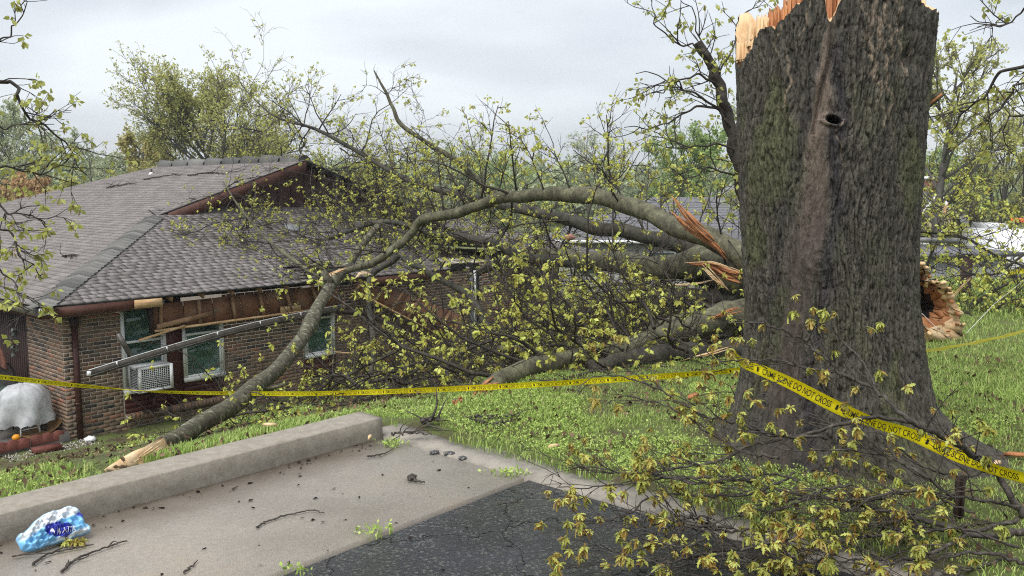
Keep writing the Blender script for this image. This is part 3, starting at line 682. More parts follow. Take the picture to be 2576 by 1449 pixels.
    rim_z = rim_z * (1 - back) + back * (2.72 + .12 * np.cos(th - .8) - .08 * np.cos(3 * th))
    rim_z = rim_z + .022 * (fbm(th * 30, th * 0, o=3) - .5) * 2
    lim = np.minimum(rim_z[None, :], 2.94)
    # squeeze columns so that the top row follows the rim
    k = Z > lim; Z = np.where(k, lim, Z)
    Xl = np.where(k, 0, X); idx = (nzv - 1) - np.argmax((~k)[::-1], 0)
    X = np.where(k, X[idx, np.arange(na)][None], X); Y = np.where(k, Y[idx, np.arange(na)][None], Y)
    base = np.stack([np.full_like(Z, v) for v in (.070, .064, .050)], -1)
    g = fbm(arc * 5 + 3, Z * 2.4, o=4); moss = S5((g - .48) * 5) * np.clip(.35 + .9 * (1 - np.clip((D - 1900) / 200, 0, 1)) + .8 * np.clip((D - 2230) / 60, 0, 1) + .9 * np.clip((yrow - 800) / 200, 0, 1) * (D > 2080), 0, 1)
    mossc = np.array([.085, .092, .035])
    C = base * (1 - .6 * moss[..., None]) + .6 * moss[..., None] * mossc
    tan = np.interp(yrow, [-60, 120, 300, 480, 620, 900, 1200], [.4, .55, .75, .42, .2, .1, .06])
    stc = np.stack([.062 + .18 * tan, .050 + .135 * tan, .044 + .095 * tan], -1) * .74
    C = C * (1 - stain[..., None]) + stc * stain[..., None]
    C = C * (1 - .75 * np.clip(edge, 0, 1)[..., None]) + .75 * np.clip(edge, 0, 1)[..., None] * np.array([.030, .026, .032])
    # pale sap runs near the top
    run = np.zeros_like(Z)
    for (c0, y0, y1, w) in ((2200, -70, 190, 5), (2216, -70, 230, 6), (2232, -70, 150, 4), (2246, 30, 300, 3.5), (2185, -20, 120, 3.5), (2262, -70, 110, 4), (2275, 60, 190, 3), (2225, 200, 320, 2.5), (1960, 60, 150, 2.5), (1990, 130, 210, 3), (1978, 190, 270, 2.5), (2030, 0, 90, 2.5), (2120, 300, 420, 2), (2290, 120, 190, 3)):
        cc = c0 + 9 * np.sin(yrow / 23. + c0) + 5 * np.sin(yrow / 9. + c0 * 2) - .03 * (yrow - y0)
        run = np.maximum(run, np.exp(-((D - cc) / w) ** 2) * ((yrow > y0) & (yrow < y1)) * (.45 + .55 * fbm(arc * 40, Z * 14, o=2)))
    run *= front
    C = C * (1 - run[..., None]) + run[..., None] * np.array([.26, .20, .14])
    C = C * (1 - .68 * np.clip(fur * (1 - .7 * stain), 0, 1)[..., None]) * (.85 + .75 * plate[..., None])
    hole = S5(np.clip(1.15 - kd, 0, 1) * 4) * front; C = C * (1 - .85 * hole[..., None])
    soilm = np.clip((.22 - Z) / .3, 0, 1)[..., None] * .5; C = C * (1 - soilm) + soilm * np.array([.05, .042, .028])
    V = np.stack([X, Y, Z], -1).reshape(-1, 3) - np.array(stump.location)
    i = np.arange(nzv - 1)[:, None] * na; j = np.arange(na)[None]; kk = (j + 1) % na
    F = np.stack([i + j, i + kk, i + na + kk, i + na + j], -1)
    keep = ~(k[:-1] & k[1:] & np.roll(k, -1, 1)[:-1] & k[:-1]); F = F[keep]
    bulk('trunk', V, F.reshape(-1, 4), MATS['trunk_bark'], stump, smooth=True, col=C.reshape(-1, 3))
    return np.stack([X[-1], Y[-1], Z[-1]], -1), cxz[-1, 0]
rimP, rcx = make_trunk()
# inner rim of raw wood and splinters standing in the break
def splinters():
    so = np.array(stump.location); c = np.array([rcx, STY, 0])
    Vs = []; inner = []
    mb = MB(); n = len(rimP); sel = range(0, n, 2)
    ring0 = np.array([rimP[i] for i in sel]); d = ring0[:, :2] - c[:2]; 
    ring1 = ring0.copy(); ring1[:, :2] = c[:2] + d * .93; ring1[:, 2] += -.03 + .06 * rng.random(len(ring1))
    ring2 = ring0.copy(); ring2[:, :2] = c[:2] + d * .55; ring2[:, 2] = np.maximum(ring0[:, 2] - .25, 2.1) + .05 * rng.random(len(ring1))
    m = len(ring0); V = np.concatenate([ring0, ring1, ring2, [[rcx, STY, 2.2]]]) - so
    F = [(k * m + i, k * m + (i + 1) % m, (k + 1) * m + (i + 1) % m, (k + 1) * m + i) for k in range(2) for i in range(m)] + [(2 * m + i, 2 * m + (i + 1) % m, 3 * m) for i in range(m)]
    mb.add(V, F).build('break_surface', MATS['fresh_wood'], stump)
    # upright splinter slabs: left rim (pale), centre-left (orange), behind the notch
    specs = []
    for x0, x1, yt0, yt1, mat, Y in ((1858, 1892, 98, 88, 'fresh_wood', 5.2), (1886, 1915, 66, 58, 'fresh_wood', 5.15), (1908, 1935, 52, 40, 'fresh_wood', 5.1), (1930, 1950, 40, 30, 'red_wood', 5.12), (1945, 1985, 28, 10, 'red_wood', 5.2), (1978, 2010, 0, -20, 'red_wood', 5.2), (2000, 2040, -16, -40, 'red_wood', 5.15), (2035, 2085, -30, -50, 'fresh_wood', 5.05), (2082, 2135, -40, -50, 'red_wood', 4.98), (2300, 2330, 8, 2, 'fresh_wood', 5.35)):
        k = max(4, int((x1 - x0) / 3.2))
        for i in range(k):
            xa, xb = x0 + (x1 - x0) * i / k, x0 + (x1 - x0) * (i + 1) / k
            yt = yt0 + (yt1 - yt0) * i / max(1, k - 1) + R.uniform(-14, 16); specs.append((xa - 2, xb + 2, yt, mat, Y + R.uniform(-.05, .05)))
    for xa, xb, yt, mat, Y in specs:
        p, q = at(xa, yt, Y), at(xb, yt + R.uniform(-6, 6), Y); lo = min(p[2], q[2]) - (.10 if xa < 1905 else .2 if xa < 1950 else .5); t = R.uniform(.03, .07)
        V = [(p[0], Y, lo), (q[0], Y, lo), (q[0], Y + t, lo), (p[0], Y + t, lo), (p[0] + .004, Y + .004, p[2] - R.uniform(0, .03)), (q[0] - .004, Y + .006, q[2] - R.uniform(0, .05)), (q[0] - .004, Y + t * .8, q[2] - .01 + R.uniform(0, .03)), (p[0] + .002, Y + t * .8, p[2] + R.uniform(-.02, .03))]
        MB().add(np.array(V) - so, [(0, 1, 5, 4), (1, 2, 6, 5), (2, 3, 7, 6), (3, 0, 4, 7), (4, 5, 6, 7)]).build('splinter', MATS[mat], stump)
    # broken branch stub on the right flank and small torn strip
    P = [at(2285, 345, 5.2), at(2305, 288, 5.18), at(2330, 262, 5.14), at(2352, 246, 5.1), at(2371, 233, 5.08)]
    st = MB().tube(np.array(P) - so, [.05, .042, .03, .024, .018], 9, wob=.08).build('branch_stub', MATS['limb_bark'], stump, smooth=True)
    MB().obox(at(2322, 275, 5.12) - so, at(2370, 236, 5.07) - so, .03, .012).build('torn_wood', MATS['red_wood'], st)
    MB().tube(np.array([at(2270, 462, 5.0), at(2300, 452, 4.95), at(2314, 451, 4.95)]) - so, [.012, .009, .006], 6).build('twig_stub', MATS['limb_bark'], stump)
    MB().obox(at(2326, 130, 5.3) - so, at(2331, 30, 5.3) - so, .03, .02).build('splinter', MATS['old_lumber'], stump)
splinters()
# ------------------------------------------------------------------ leaves and twigs
LEAFC = [(0, (.34, .29, .06)), (.2, (.45, .44, .09)), (.5, (.54, .55, .12)), (.75, (.48, .54, .12)), (1, (.60, .63, .19))]
M('spring_leaf', LEAFC, src='island', scale=30, rough=.55, trans=.35)
M('spring_leaf_green', [(0, (.12, .15, .03)), (.5, (.19, .23, .05)), (1, (.27, .30, .08))], src='island', scale=30, rough=.55, trans=.35)
M('catkin', [(0, (.22, .14, .04)), (.5, (.30, .21, .055)), (1, (.36, .28, .09))], src='island', scale=30, rough=.7, trans=.25)
def unit(v): return v / (np.linalg.norm(v, axis=-1, keepdims=True) + 1e-9)
def leaf_vf(P, k, size, droop=.7, spread=1., width=.34, tw=None):
    """k folded leaf blades around each point of P"""
    n = len(P); Q = np.repeat(P, k, 0); d = rng.normal(size=(n * k, 3)) * spread; d[:, 2] -= droop
    if tw is not None: d += np.repeat(tw, k, 0) * .6
    d = unit(d); s = size * rng.uniform(.6, 1.25, (n * k, 1)); sd_ = unit(np.cross(d, rng.normal(size=d.shape))); nn = np.cross(d, sd_)
    Q = Q + d * s * rng.uniform(0, .45, s.shape)
    V = np.stack([Q, Q + d * s * .5 + sd_ * s * width + nn * s * .10, Q + d * s + nn * s * rng.uniform(-.15, .15, s.shape), Q + d * s * .5 - sd_ * s * width + nn * s * .10], 1)
    F = (np.arange(n * k) * 4)[:, None] + np.array([[0, 1, 2, 3]])
    F3 = np.concatenate([F[:, [0, 1, 2]], F[:, [0, 2, 3]]])
    return V.reshape(-1, 3), F3
def leaves(name, P, k, size, mat, parent=None, **kw):
    V, F = leaf_vf(np.asarray(P, float), k, size, **kw)
    return tag(bulk(name, V, F, MATS[mat], parent), kind='stuff')
def clamp(P):
    """keep a branch above the ground, the roof and out of the house front"""
    P = np.array(P, float)
    g = gz(P[:, 0], P[:, 1]) + .03; P[:, 2] = np.maximum(P[:, 2], g)
    x = P @ A_ - U0; y = P @ B_ - S0; ins = (x > EX) & (x < XE) & (y > EY)
    zr = np.minimum(np.minimum(EZ + (x - EX) * SL, EZ + (XE - x) * SL), np.where(y < YG, EZ + (y - EY) * SL, 9))
    up = ins & (P[:, 2] < zr + .05) & (P[:, 2] > zr - .55); P[:, 2] = np.where(up, zr + .05, P[:, 2])
    low = ins & ~up & (P[:, 2] < zr) & (y > -.1); P[low] -= B_ * (y[low] + .1)[:, None]
    return P
def walk(p, d, L, n, bend=.25, grav=0., up=None):
    d = np.asarray(d, float); d = d / math.sqrt(d @ d + 1e-12); e = rng.normal(size=(n - 1, 3)) * bend; e[:, 2] += grav
    D = d + np.cumsum(e, 0); D *= (L / (n - 1)) / np.sqrt((D * D).sum(1) + 1e-12)[:, None]
    P = np.empty((n, 3)); P[0] = p; P[1:] = p + np.cumsum(D, 0); return P
def perp(d):
    v = rng.normal(size=3); v -= d * (v @ d); return unit(v)
def crowded(p):
    """thin the crown in front of the windows and the right brick wall, where it lies open"""
    v = p - CAM; d = v @ _f; x, y = CX + FPX * v[0] / d, CY - FPX * (v @ _u) / d
    return any(x0 < x < x1 and y0 < y < y1 and rng.random() < pr for x0, x1, y0, y1, pr in ((850, 1190, 690, 850, .93), (430, 860, 700, 960, .9), (600, 700, 500, 720, .5), (1480, 1860, 560, 730, .6)))
def settle(lines):
    by = {}
    for i, (P, r) in enumerate(lines): by.setdefault(len(P), []).append(i)
    for m, ii in by.items():
        Q = clamp(np.concatenate([lines[i][0] for i in ii])).reshape(-1, m, 3)
        for i, q in zip(ii, Q): lines[i] = (q, lines[i][1])
class Crown:
    """collects side branches (kept singly), twigs (joined) and leaf points"""
    def __init__(s): s.br = []; s.tw = []; s.tips = []; s.tdir = []
    def side(s, p, d, L, r, tert=5, twl=.5, leaf=1., grav=-.02, bend=.2, cl=True, keep=True, n=7, ntw=4, leafy=.5):
        P = walk(p, d, L, n, bend, grav); P = clamp(P) if cl else P
        if cl and crowded(P[n // 2]): return P
        rr = np.linspace(r, r * .35, n); (s.br if keep else s.tw).append((P, rr))
        for k in range(tert):
            t = rng.uniform(.15, 1.); i = min(int(t * (n - 1)), n - 2); q = P[i] + (P[i + 1] - P[i]) * (t * (n - 1) - i); dd = unit(P[i + 1] - P[i])
            T = walk(q, dd * .8 + perp(dd) * .9, twl * rng.uniform(.5, 1.4), 5, bend * 1.2, grav); T = clamp(T) if cl else T
            s.tw.append((T, np.linspace(r * .34 + .002, .0022, 5)))
            for m in range(ntw):
                t2 = rng.uniform(.2, 1); i2 = min(int(t2 * 4), 3); q2 = T[i2] + (T[i2 + 1] - T[i2]) * (t2 * 4 - i2); d2 = unit(T[i2 + 1] - T[i2])
                X = walk(q2, d2 + perp(d2) * .8, twl * .45 * rng.uniform(.5, 1.3), 3, bend, grav)
                s.tw.append((X, np.array([.0035, .0028, .0018])))
                if rng.random() < leaf: s.tips.append(X[-1]); s.tdir.append(d2)
                if rng.random() < leaf * leafy: s.tips.append(X[1]); s.tdir.append(d2)
            if rng.random() < leaf: s.tips.append(T[-1]); s.tdir.append(dd)
        return P
# ------------------------------------------------------------------ the fallen crown across the lawn and the roof
fallen = empty('fallen_tree', at(1950, 860, 9.6), 0, 'toppled oak crown with many limbs and young leaves lying across the crushed house', 'fallen tree')
FO = np.array(fallen.location)
limbs = {
 'arch': [(1900, 668, 9.8, .15), (1830, 625, 10, .14), (1700, 572, 10.6, .128), (1560, 517, 11.4, .118), (1430, 490, 12.2, .108), (1350, 488, 12.8, .098), (1280, 490, 13.2, .092), (1212, 510, 13.6, .085), (1150, 535, 13.9, .082), (1070, 552, 14.2, .078), (1035, 585, 14.3, .075), (990, 628, 14.3, .07), (930, 664, 14.3, .064), (865, 681, 14.2, .055)],
 'main': [(1960, 700, 9.9, .32), (1850, 700, 10.2, .24), (1740, 675, 11, .20), (1620, 660, 12, .18), (1500, 648, 13.5, .165), (1380, 640, 15.5, .15), (1280, 655, 17.5, .14), (1205, 682, 19.8, .12)],
 'back': [(1900, 700, 10.3, .2), (1790, 640, 11.5, .17), (1680, 610, 12.6, .16), (1560, 585, 13.6, .15), (1440, 555, 15, .14), (1330, 530, 16.3, .125), (1200, 500, 17.5, .11), (1080, 470, 18.3, .09), (1000, 440, 18.8, .075), (900, 382, 19.4, .06), (790, 325, 20, .045), (690, 292, 20.5, .03), (625, 235, 21, .018), (600, 200, 21.2, .012)],
 'mid': [(1900, 730, 10.2, .16), (1700, 690, 12, .13), (1500, 665, 13.6, .12), (1330, 650, 15, .115), (1230, 605, 16, .10), (1100, 590, 17, .08), (960, 560, 17.8, .06), (830, 600, 18.5, .05)],
 'low': [(1940, 788, 9.2, .17), (1850, 797, 9.0, .145), (1750, 822, 8.8, .125), (1620, 858, 8.5, .112), (1500, 890, 8.2, .102), (1400, 920, 7.8, .094), (1300, 950, 7.3, .082), (1220, 983, 6.85, .07)],
 'low2': [(1930, 770, 9.6, .14), (1850, 780, 9.5, .115), (1700, 822, 9.3, .10), (1600, 846, 9.2, .09), (1480, 866, 9.2, .08), (1380, 880, 9.3, .06), (1250, 880, 9.6, .045)],
 'dark': [(1930, 760, 9.9, .2), (1850, 772, 10.3, .16), (1790, 748, 10.6, .14), (1720, 742, 10.9, .13), (1650, 770, 11.3, .12), (1560, 830, 11.8, .11), (1480, 900, 12.3, .09)],
 'ground': [(1930, 905, 8.0, .11), (1850, 893, 8.1, .10), (1760, 898, 8.05, .10), (1660, 908, 7.95, .09), (1560, 925, 7.75, .08), (1480, 942, 7.55, .06)],
 'spire': [(1260, 500, 17.4, .07), (1200, 455, 17.2, .065), (1145, 405, 17, .058), (1080, 362, 17, .05), (1010, 312, 17, .042), (985, 265, 17, .034), (960, 215, 17, .024), (940, 178, 17, .012)],
 'prop': [(1260, 900, 12.6, .06), (1230, 840, 13.2, .06), (1200, 770, 14, .06), (1160, 730, 14.6, .055), (1060, 680, 15.2, .05), (1010, 650, 15.8, .045)],
 'hang': [(1000, 640, 14.2, .06), (960, 675, 14.1, .05), (930, 700, 14, .045), (928, 760, 13.6, .045), (937, 830, 13, .04), (938, 900, 12.2, .036), (925, 960, 11.6, .032), (930, 1010, 11, .026)],
 'gnarl': [(560, 455, 18.6, .012), (600, 520, 18.4, .02), (660, 590, 18.2, .03), (720, 640, 17.8, .04), (790, 690, 17.3, .05), (840, 715, 16.8, .055)],
 'right': [(1900, 810, 9.6, .12), (1820, 850, 9.2, .10), (1740, 880, 8.9, .08), (1600, 900, 8.6, .06), (1450, 905, 8.6, .045)],
}
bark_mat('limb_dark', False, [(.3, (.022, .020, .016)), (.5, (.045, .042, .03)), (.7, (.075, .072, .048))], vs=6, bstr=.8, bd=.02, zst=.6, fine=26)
cr = Crown(); LP = {}
for k, pts in limbs.items():
    P = np.array([at(x, y, Y) for x, y, Y, r in pts]); n = max(32, 9 * len(P)); Q = spline(P, n); rr = np.interp(np.linspace(0, 1, n), np.linspace(0, 1, len(P)), [p[3] for p in pts])
    rr = rr * {'back': .76, 'main': .86, 'mid': .85, 'dark': .9}.get(k, 1.)
    Q = Q + (np.stack([smooth_noise(n, 5) for _ in range(3)], 1) * .02 + .02 * np.sin(np.linspace(0, 9, n))[:, None]) * (rr[:, None] / .1); rr = rr * (1 + .07 * smooth_noise(n, 4))
    if k in ('low', 'low2', 'ground', 'right'): Q[:, 2] = np.maximum(Q[:, 2], gz(Q[:, 0], Q[:, 1]) + rr * .8)
    LP[k] = (Q, rr)
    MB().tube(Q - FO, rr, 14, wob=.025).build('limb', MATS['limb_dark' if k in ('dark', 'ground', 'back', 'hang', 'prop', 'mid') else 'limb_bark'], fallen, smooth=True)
dens = dict(arch=20, main=22, back=38, mid=40, low=16, low2=18, dark=14, ground=8, spire=7, prop=4, hang=4, gnarl=16, right=14)
for k, (Q, rr) in LP.items():
    n = len(Q)
    for j in range(dens[k]):
        i = int(rng.uniform(.12 if k != 'arch' else .2, 1) * (n - 2)); d = unit(Q[i + 1] - Q[i]); v = perp(d)
        if v @ unit(CAM - Q[i]) > .15 and rng.random() < .8: v = -v
        if k in ('arch',): v[2] = abs(v[2]) * 1.1 if rng.random() < .55 else v[2]; v = unit(v)
        r = min(rr[i] * .5, rng.uniform(.010, .024)); L = rng.uniform(.7, 1.9) * (1.15 if k in ('back', 'mid') else 1)
        if k == 'spire': L *= .45; r *= .6
        cr.side(Q[i], d * .6 + v, L, r, tert=7, twl=.55, leaf={'spire': .3, 'low': .3, 'low2': .3, 'ground': .3, 'right': .22, 'dark': .2}.get(k, .36), bend=.22, grav=.01)
# upright leafy shoots along the arch, as they stand against the sky
for (x, y, Y, x1, y1) in ((1210, 500, 13.6, 1225, 262), (1250, 492, 13.3, 1290, 345), (1370, 488, 12.6, 1350, 330), (1170, 525, 13.8, 1150, 345), (1545, 505, 11.5, 1470, 300), (1560, 512, 11.4, 1480, 420), (1480, 492, 11.9, 1600, 420), (1440, 488, 12.2, 1390, 360), (1300, 488, 13.1, 1270, 300), (1100, 545, 14.1, 1060, 400), (990, 440, 18.8, 930, 300), (930, 400, 19.2, 870, 330), (830, 345, 19.8, 790, 210), (800, 330, 20, 850, 230), (1660, 550, 10.9, 1690, 470), (760, 320, 20.2, 740, 230)):
    p, q = at(x, y, Y), at(x1, y1, Y + rng.uniform(-.3, .3)); L = np.linalg.norm(q - p)
    cr.side(p, q - p, L, .02 if L > 1 else .014, tert=8, twl=.5, leaf=.6, bend=.10, grav=.02)
# the heap of broken tops between the lawn and the house front, and on the roof
def heap(n, u, s, h, L=(.8, 2.0), leaf=.7, flat=.5, tert=7):
    for _ in range(n):
        a, b = rng.uniform(*u), rng.uniform(*s); p = us(a, b); p[2] = gz(p[0], p[1]) + rng.uniform(*h); p = clamp(p[None])[0]
        d = rng.normal(size=3); d[2] *= flat
        cr.side(p, d, rng.uniform(*L), rng.uniform(.010, .024), tert=tert, twl=.6, leaf=leaf, bend=.26, grav=-.03)
heap(40, (8.6, 16.0), (9.5, 14.2), (.02, .4), leaf=.3, flat=.25, tert=11)
heap(34, (6.9, 10.0), (4.3, 6.8), (.02, .3), leaf=.2, flat=.25, tert=10)
heap(52, (5.0, 9.5), (5.2, 10.0), (.0, .25), L=(.6, 1.5), leaf=.3, flat=.3, tert=9)
heap(40, (7.6, 12.5), (6.4, 10.5), (.05, .6), leaf=.35)
heap(18, (12.5, 17.0), (7.5, 12.0), (.1, 1.0), leaf=.36)
heap(20, (6.0, 9.0), (5.3, 7.2), (.02, .25), L=(.5, 1.2), leaf=.6)
def roof_heap(n, x, y, h, **kw):
    for _ in range(n):
        a, b = rng.uniform(*x), rng.uniform(*y); p = H(a, b, 0); p[2] = min(EZ + (a - EX) * SL, EZ + (XE - a) * SL, (EZ + (b - EY) * SL) if b < YG else 9) + rng.uniform(*h)
        d = rng.normal(size=3); d[2] *= .5
        cr.side(p, d, rng.uniform(.9, 2.0), rng.uniform(.010, .022), tert=9, twl=.6, leaf=.36, bend=.26)
roof_heap(52, (4.4, 10.2), (.2, 3.4), (.1, .8))
roof_heap(36, (6.6, 11.5), (3.0, 6.0), (.1, 1.0))
roof_heap(34, (7.0, 10.5), (2.6, 4.3), (.1, .9))
roof_heap(14, (8.5, 14.5), (-.2, 3.2), (.1, .7))
settle(cr.tw); cr.tips = list(clamp(np.array(cr.tips)))
for P, r in cr.br: MB().tube(P - FO, r, 6).build('branch', MATS['twig_bark'], fallen, smooth=True)
tag(many_tubes('twigs', [(P - FO, r) for P, r in cr.tw], 3, MATS['twig_bark'], fallen), kind='stuff')
tips = np.array(cr.tips) - FO; td = np.array(cr.tdir)
print('fallen tips', len(tips), 'twigs', len(cr.tw), 'branches', len(cr.br))
sel = rng.random(len(tips)) < .70
leaves('foliage', tips[sel], 8, .053, 'spring_leaf', fallen, tw=td[sel], droop=1.0, spread=.75, width=.28)
leaves('catkins', tips[sel][::2], 4, .05, 'catkin', fallen, droop=1.6, spread=.6, width=.10)
# raw torn wood on the limbs
def torn(parent, off, pts, w, mat='fresh_wood', name='torn_wood', th=.015):
    """a splinter strip through pixel points (x, y, Y)"""
    P = spline([at(*p) for p in pts], 8) - off; ww = np.interp(np.linspace(0, 1, 8), np.linspace(0, 1, len(w)), w)
    T = unit(np.gradient(P, axis=0)); mb = MB(); n = int(10 + 160 * max(w))
    for q in range(n):
        a, b = sorted(rng.uniform(-.12, 1.12, 2)); b = min(1.15, a + max(.35, b - a)); t = np.linspace(a, b, 5); c = np.stack([np.interp(t, np.linspace(0, 1, 8), P[:, k]) for k in range(3)], 1) + (T[-1] * np.clip(t - 1, 0, 1)[:, None] + T[0] * np.clip(t, -1, 0)[:, None]) * np.linalg.norm(P[-1] - P[0])
        wl = np.interp(np.clip(t, 0, 1), np.linspace(0, 1, 8), ww); v = perp(T[4]); c = c + v * (wl * rng.uniform(.2, 1.0))[:, None] + rng.normal(size=3) * .002
        r = np.array([.5, 1, 1, .8, .08]) * max(w) * rng.uniform(.10, .26); mb.tube(c, r, 4, wob=.1, flat=.5)
    return mb.build(name, MATS[mat], parent)
torn(fallen, FO, [(1700, 505, 10.0), (1730, 545, 9.98), (1775, 590, 9.9), (1800, 615, 9.9)], [.02, .05, .055, .03], 'red_wood')
torn(fallen, FO, [(1695, 540, 10.05), (1735, 575, 10.0), (1790, 610, 9.9), (1820, 640, 9.9)], [.015, .05, .05, .03], 'red_wood')
torn(fallen, FO, [(1740, 662, 9.9), (1790, 668, 9.85), (1830, 690, 9.8), (1870, 700, 9.75)], [.01, .03, .07, .09], 'red_wood')
torn(fallen, FO, [(1770, 668, 9.8), (1800, 700, 9.75), (1828, 728, 9.75)], [.03, .035, .015])
torn(fallen, FO, [(1690, 717, 9.9), (1740, 714, 9.9), (1790, 705, 9.9)], [.006, .02, .012])
torn(fallen, FO, [(1735, 661, 9.85), (1790, 660, 9.8), (1860, 685, 9.75)], [.012, .022, .02])
torn(fallen, FO, [(1780, 803, 8.75), (1820, 790, 8.75), (1865, 778, 8.75)], [.01, .03, .04], 'red_wood')
torn(fallen, FO, [(1720, 905, 7.9), (1780, 890, 7.9), (1840, 872, 7.95)], [.008, .022, .014])
torn(fallen, FO, [(1250, 972, 6.9), (1215, 990, 6.75), (1185, 1008, 6.6)], [.09, .06, .02], 'red_wood')
torn(fallen, FO, [(865, 681, 14.15), (830, 692, 14.1), (800, 708, 14.05)], [.055, .04, .028])
torn(fallen, FO, [(940, 690, 14.0), (910, 688, 13.95), (895, 698, 13.9)], [.05, .03, .01])
torn(fallen, FO, [(905, 880, 12.3), (880, 888, 12.3), (840, 885, 12.35)], [.02, .014, .006])
torn(fallen, FO, [(1065, 905, 11.9), (1070, 935, 11.85), (1073, 960, 11.8)], [.012, .04, .02])
torn(fallen, FO, [(1270, 905, 11.2), (1266, 930, 11.2), (1262, 960, 11.2)], [.02, .045, .02])
torn(fallen, FO, [(1555, 620, 12.6), (1560, 650, 12.6), (1558, 690, 12.6)], [.01, .03, .02])
# the hollow butt end
def butt():
    Yb = 8.9
    outl = [(2262, 672), (2290, 662), (2318, 663), (2333, 673), (2341, 692), (2337, 711), (2354, 707), (2374, 713), (2391, 731), (2406, 753), (2418, 781), (2425, 812), (2424, 838), (2411, 861), (2388, 857), (2350, 856), (2300, 859), (2258, 857), (2235, 800), (2238, 720)]
    hol = [(2284, 708), (2300, 698), (2318, 692), (2330, 699), (2336, 708), (2343, 718), (2356, 715), (2364, 722), (2364, 738), (2378, 760), (2386, 775), (2380, 793), (2366, 802), (2352, 797), (2325, 800), (2308, 790), (2297, 775), (2292, 755), (2285, 740), (2281, 722)]
    n = 80; O = spline(np.array([at(x, y, Yb - .35 + .62 * (x - 2235) / 190) for x, y in outl + outl[:1]]), n + 1)[:n]; Hh = spline(np.array([at(x, y, Yb - .33 + .62 * (x - 2235) / 190) for x, y in hol + hol[:1]]), n + 1)[:n]
    bd = unit(np.array([-1.15, 1.5, .05]))
    j = lambda a: rng.normal(size=(n, 3)) * a
    rings = [O + bd * 1.9 * 1.0 + j(.0), O + bd * .9 + j(.01), O + bd * .25 + j(.018), O + bd * .02 + j(.022)]
    for t in (.3, .6, .85): rings.append(O * (1 - t) + Hh * t + bd * (.03 + .05 * t) + j(.02))
    rings += [Hh + bd * .16 + j(.018), Hh + bd * .45 + j(.02)]
    c = Hh.mean(0) + bd * .6
    V = np.concatenate(rings + [c[None]]) - FO; F = [(r * n + i, r * n + (i + 1) % n, (r + 1) * n + (i + 1) % n, (r + 1) * n + i) for r in range(8) for i in range(n)]
    mi = [0] * (3 * n) + [1] * n + [1] * n + [2] * n + [2] * n + [3] * n
    F3 = [(8 * n + i, 8 * n + (i + 1) % n, 9 * n) for i in range(n)]
    bulk('butt_end', V, [np.array(F), np.array(F3)], [MATS['limb_dark'], MATS['fresh_wood'], MATS['red_wood'], MATS['rot_dark']], fallen, mi=mi + [3] * n)
    for k in range(34):                    # broken wood chunks around the rim
        i = rng.integers(0, n); t = rng.uniform(.02, .55); p = O[i] * (1 - t) + Hh[i] * t + bd * .02 - FO; e = rng.uniform(.02, .05)
        d = unit(-bd + rng.normal(size=3) * .35)
        MB().obox(p, p + d * e, e * 1.1, e * .6, up=(.1, .3, 1), jit=.006).build('wood_chunk', MATS['fresh_wood' if t < .3 else 'red_wood'], fallen)
    for (x, y) in ((2305, 872), (2318, 885), (2308, 900), (2322, 905), (2312, 915)):
        p = at(x, y, 8.5) - FO; MB().obox(p, p + np.array([.07, -.02, rng.uniform(-.03, .03)]), .07, .045, jit=.012).build('wood_chunk', MATS['red_wood'], fallen)
butt()
# ------------------------------------------------------------------ loose limbs
def limb_thing(name, pts, label, mat='limb_bark', cat='limb', sides=14, wob=.012, n=90):
    P = np.array([at(x, y, Y) for x, y, Y, r in pts]); Q = spline(P, n); rr = np.interp(np.linspace(0, 1, n), np.linspace(0, 1, len(P)), [p[3] for p in pts]) * (1 + .06 * smooth_noise(n, 6))
    Q = Q + np.stack([smooth_noise(n, 6) for _ in range(3)], 1) * .012
    root = empty(name, Q[0], 0, label, cat); o = np.array(root.location)
    MB().tube(Q - o, rr, sides, wob=wob).build('limb', MATS[mat], root, smooth=True)
    return root, o, Q, rr
bark_mat('lichen_bark', False, [(.32, (.04, .035, .024)), (.48, (.078, .07, .043)), (.58, (.115, .11, .066)), (.66, (.27, .29, .22))], vs=15, bstr=.7, bd=.015, zst=1.0, fine=24)
lr, lo_, LQ, LR = limb_thing('leaning_limb', [(372, 1140, 6.0, 0.056), (420, 1112, 6.3, 0.064), (500, 1068, 6.9, 0.074), (600, 1010, 7.9, 0.083), (680, 945, 9.0, 0.086), (740, 878, 10.2, 0.089), (775, 820, 11.2, 0.092), (800, 768, 12.4, 0.096), (830, 725, 13.5, 0.096), (865, 680, 14.8, 0.089), (900, 630, 15.8, 0.074), (960, 560, 16.6, 0.052)], 'thick lichen covered limb leaning from the grass up onto the broken eave', 'lichen_bark', 'limb')
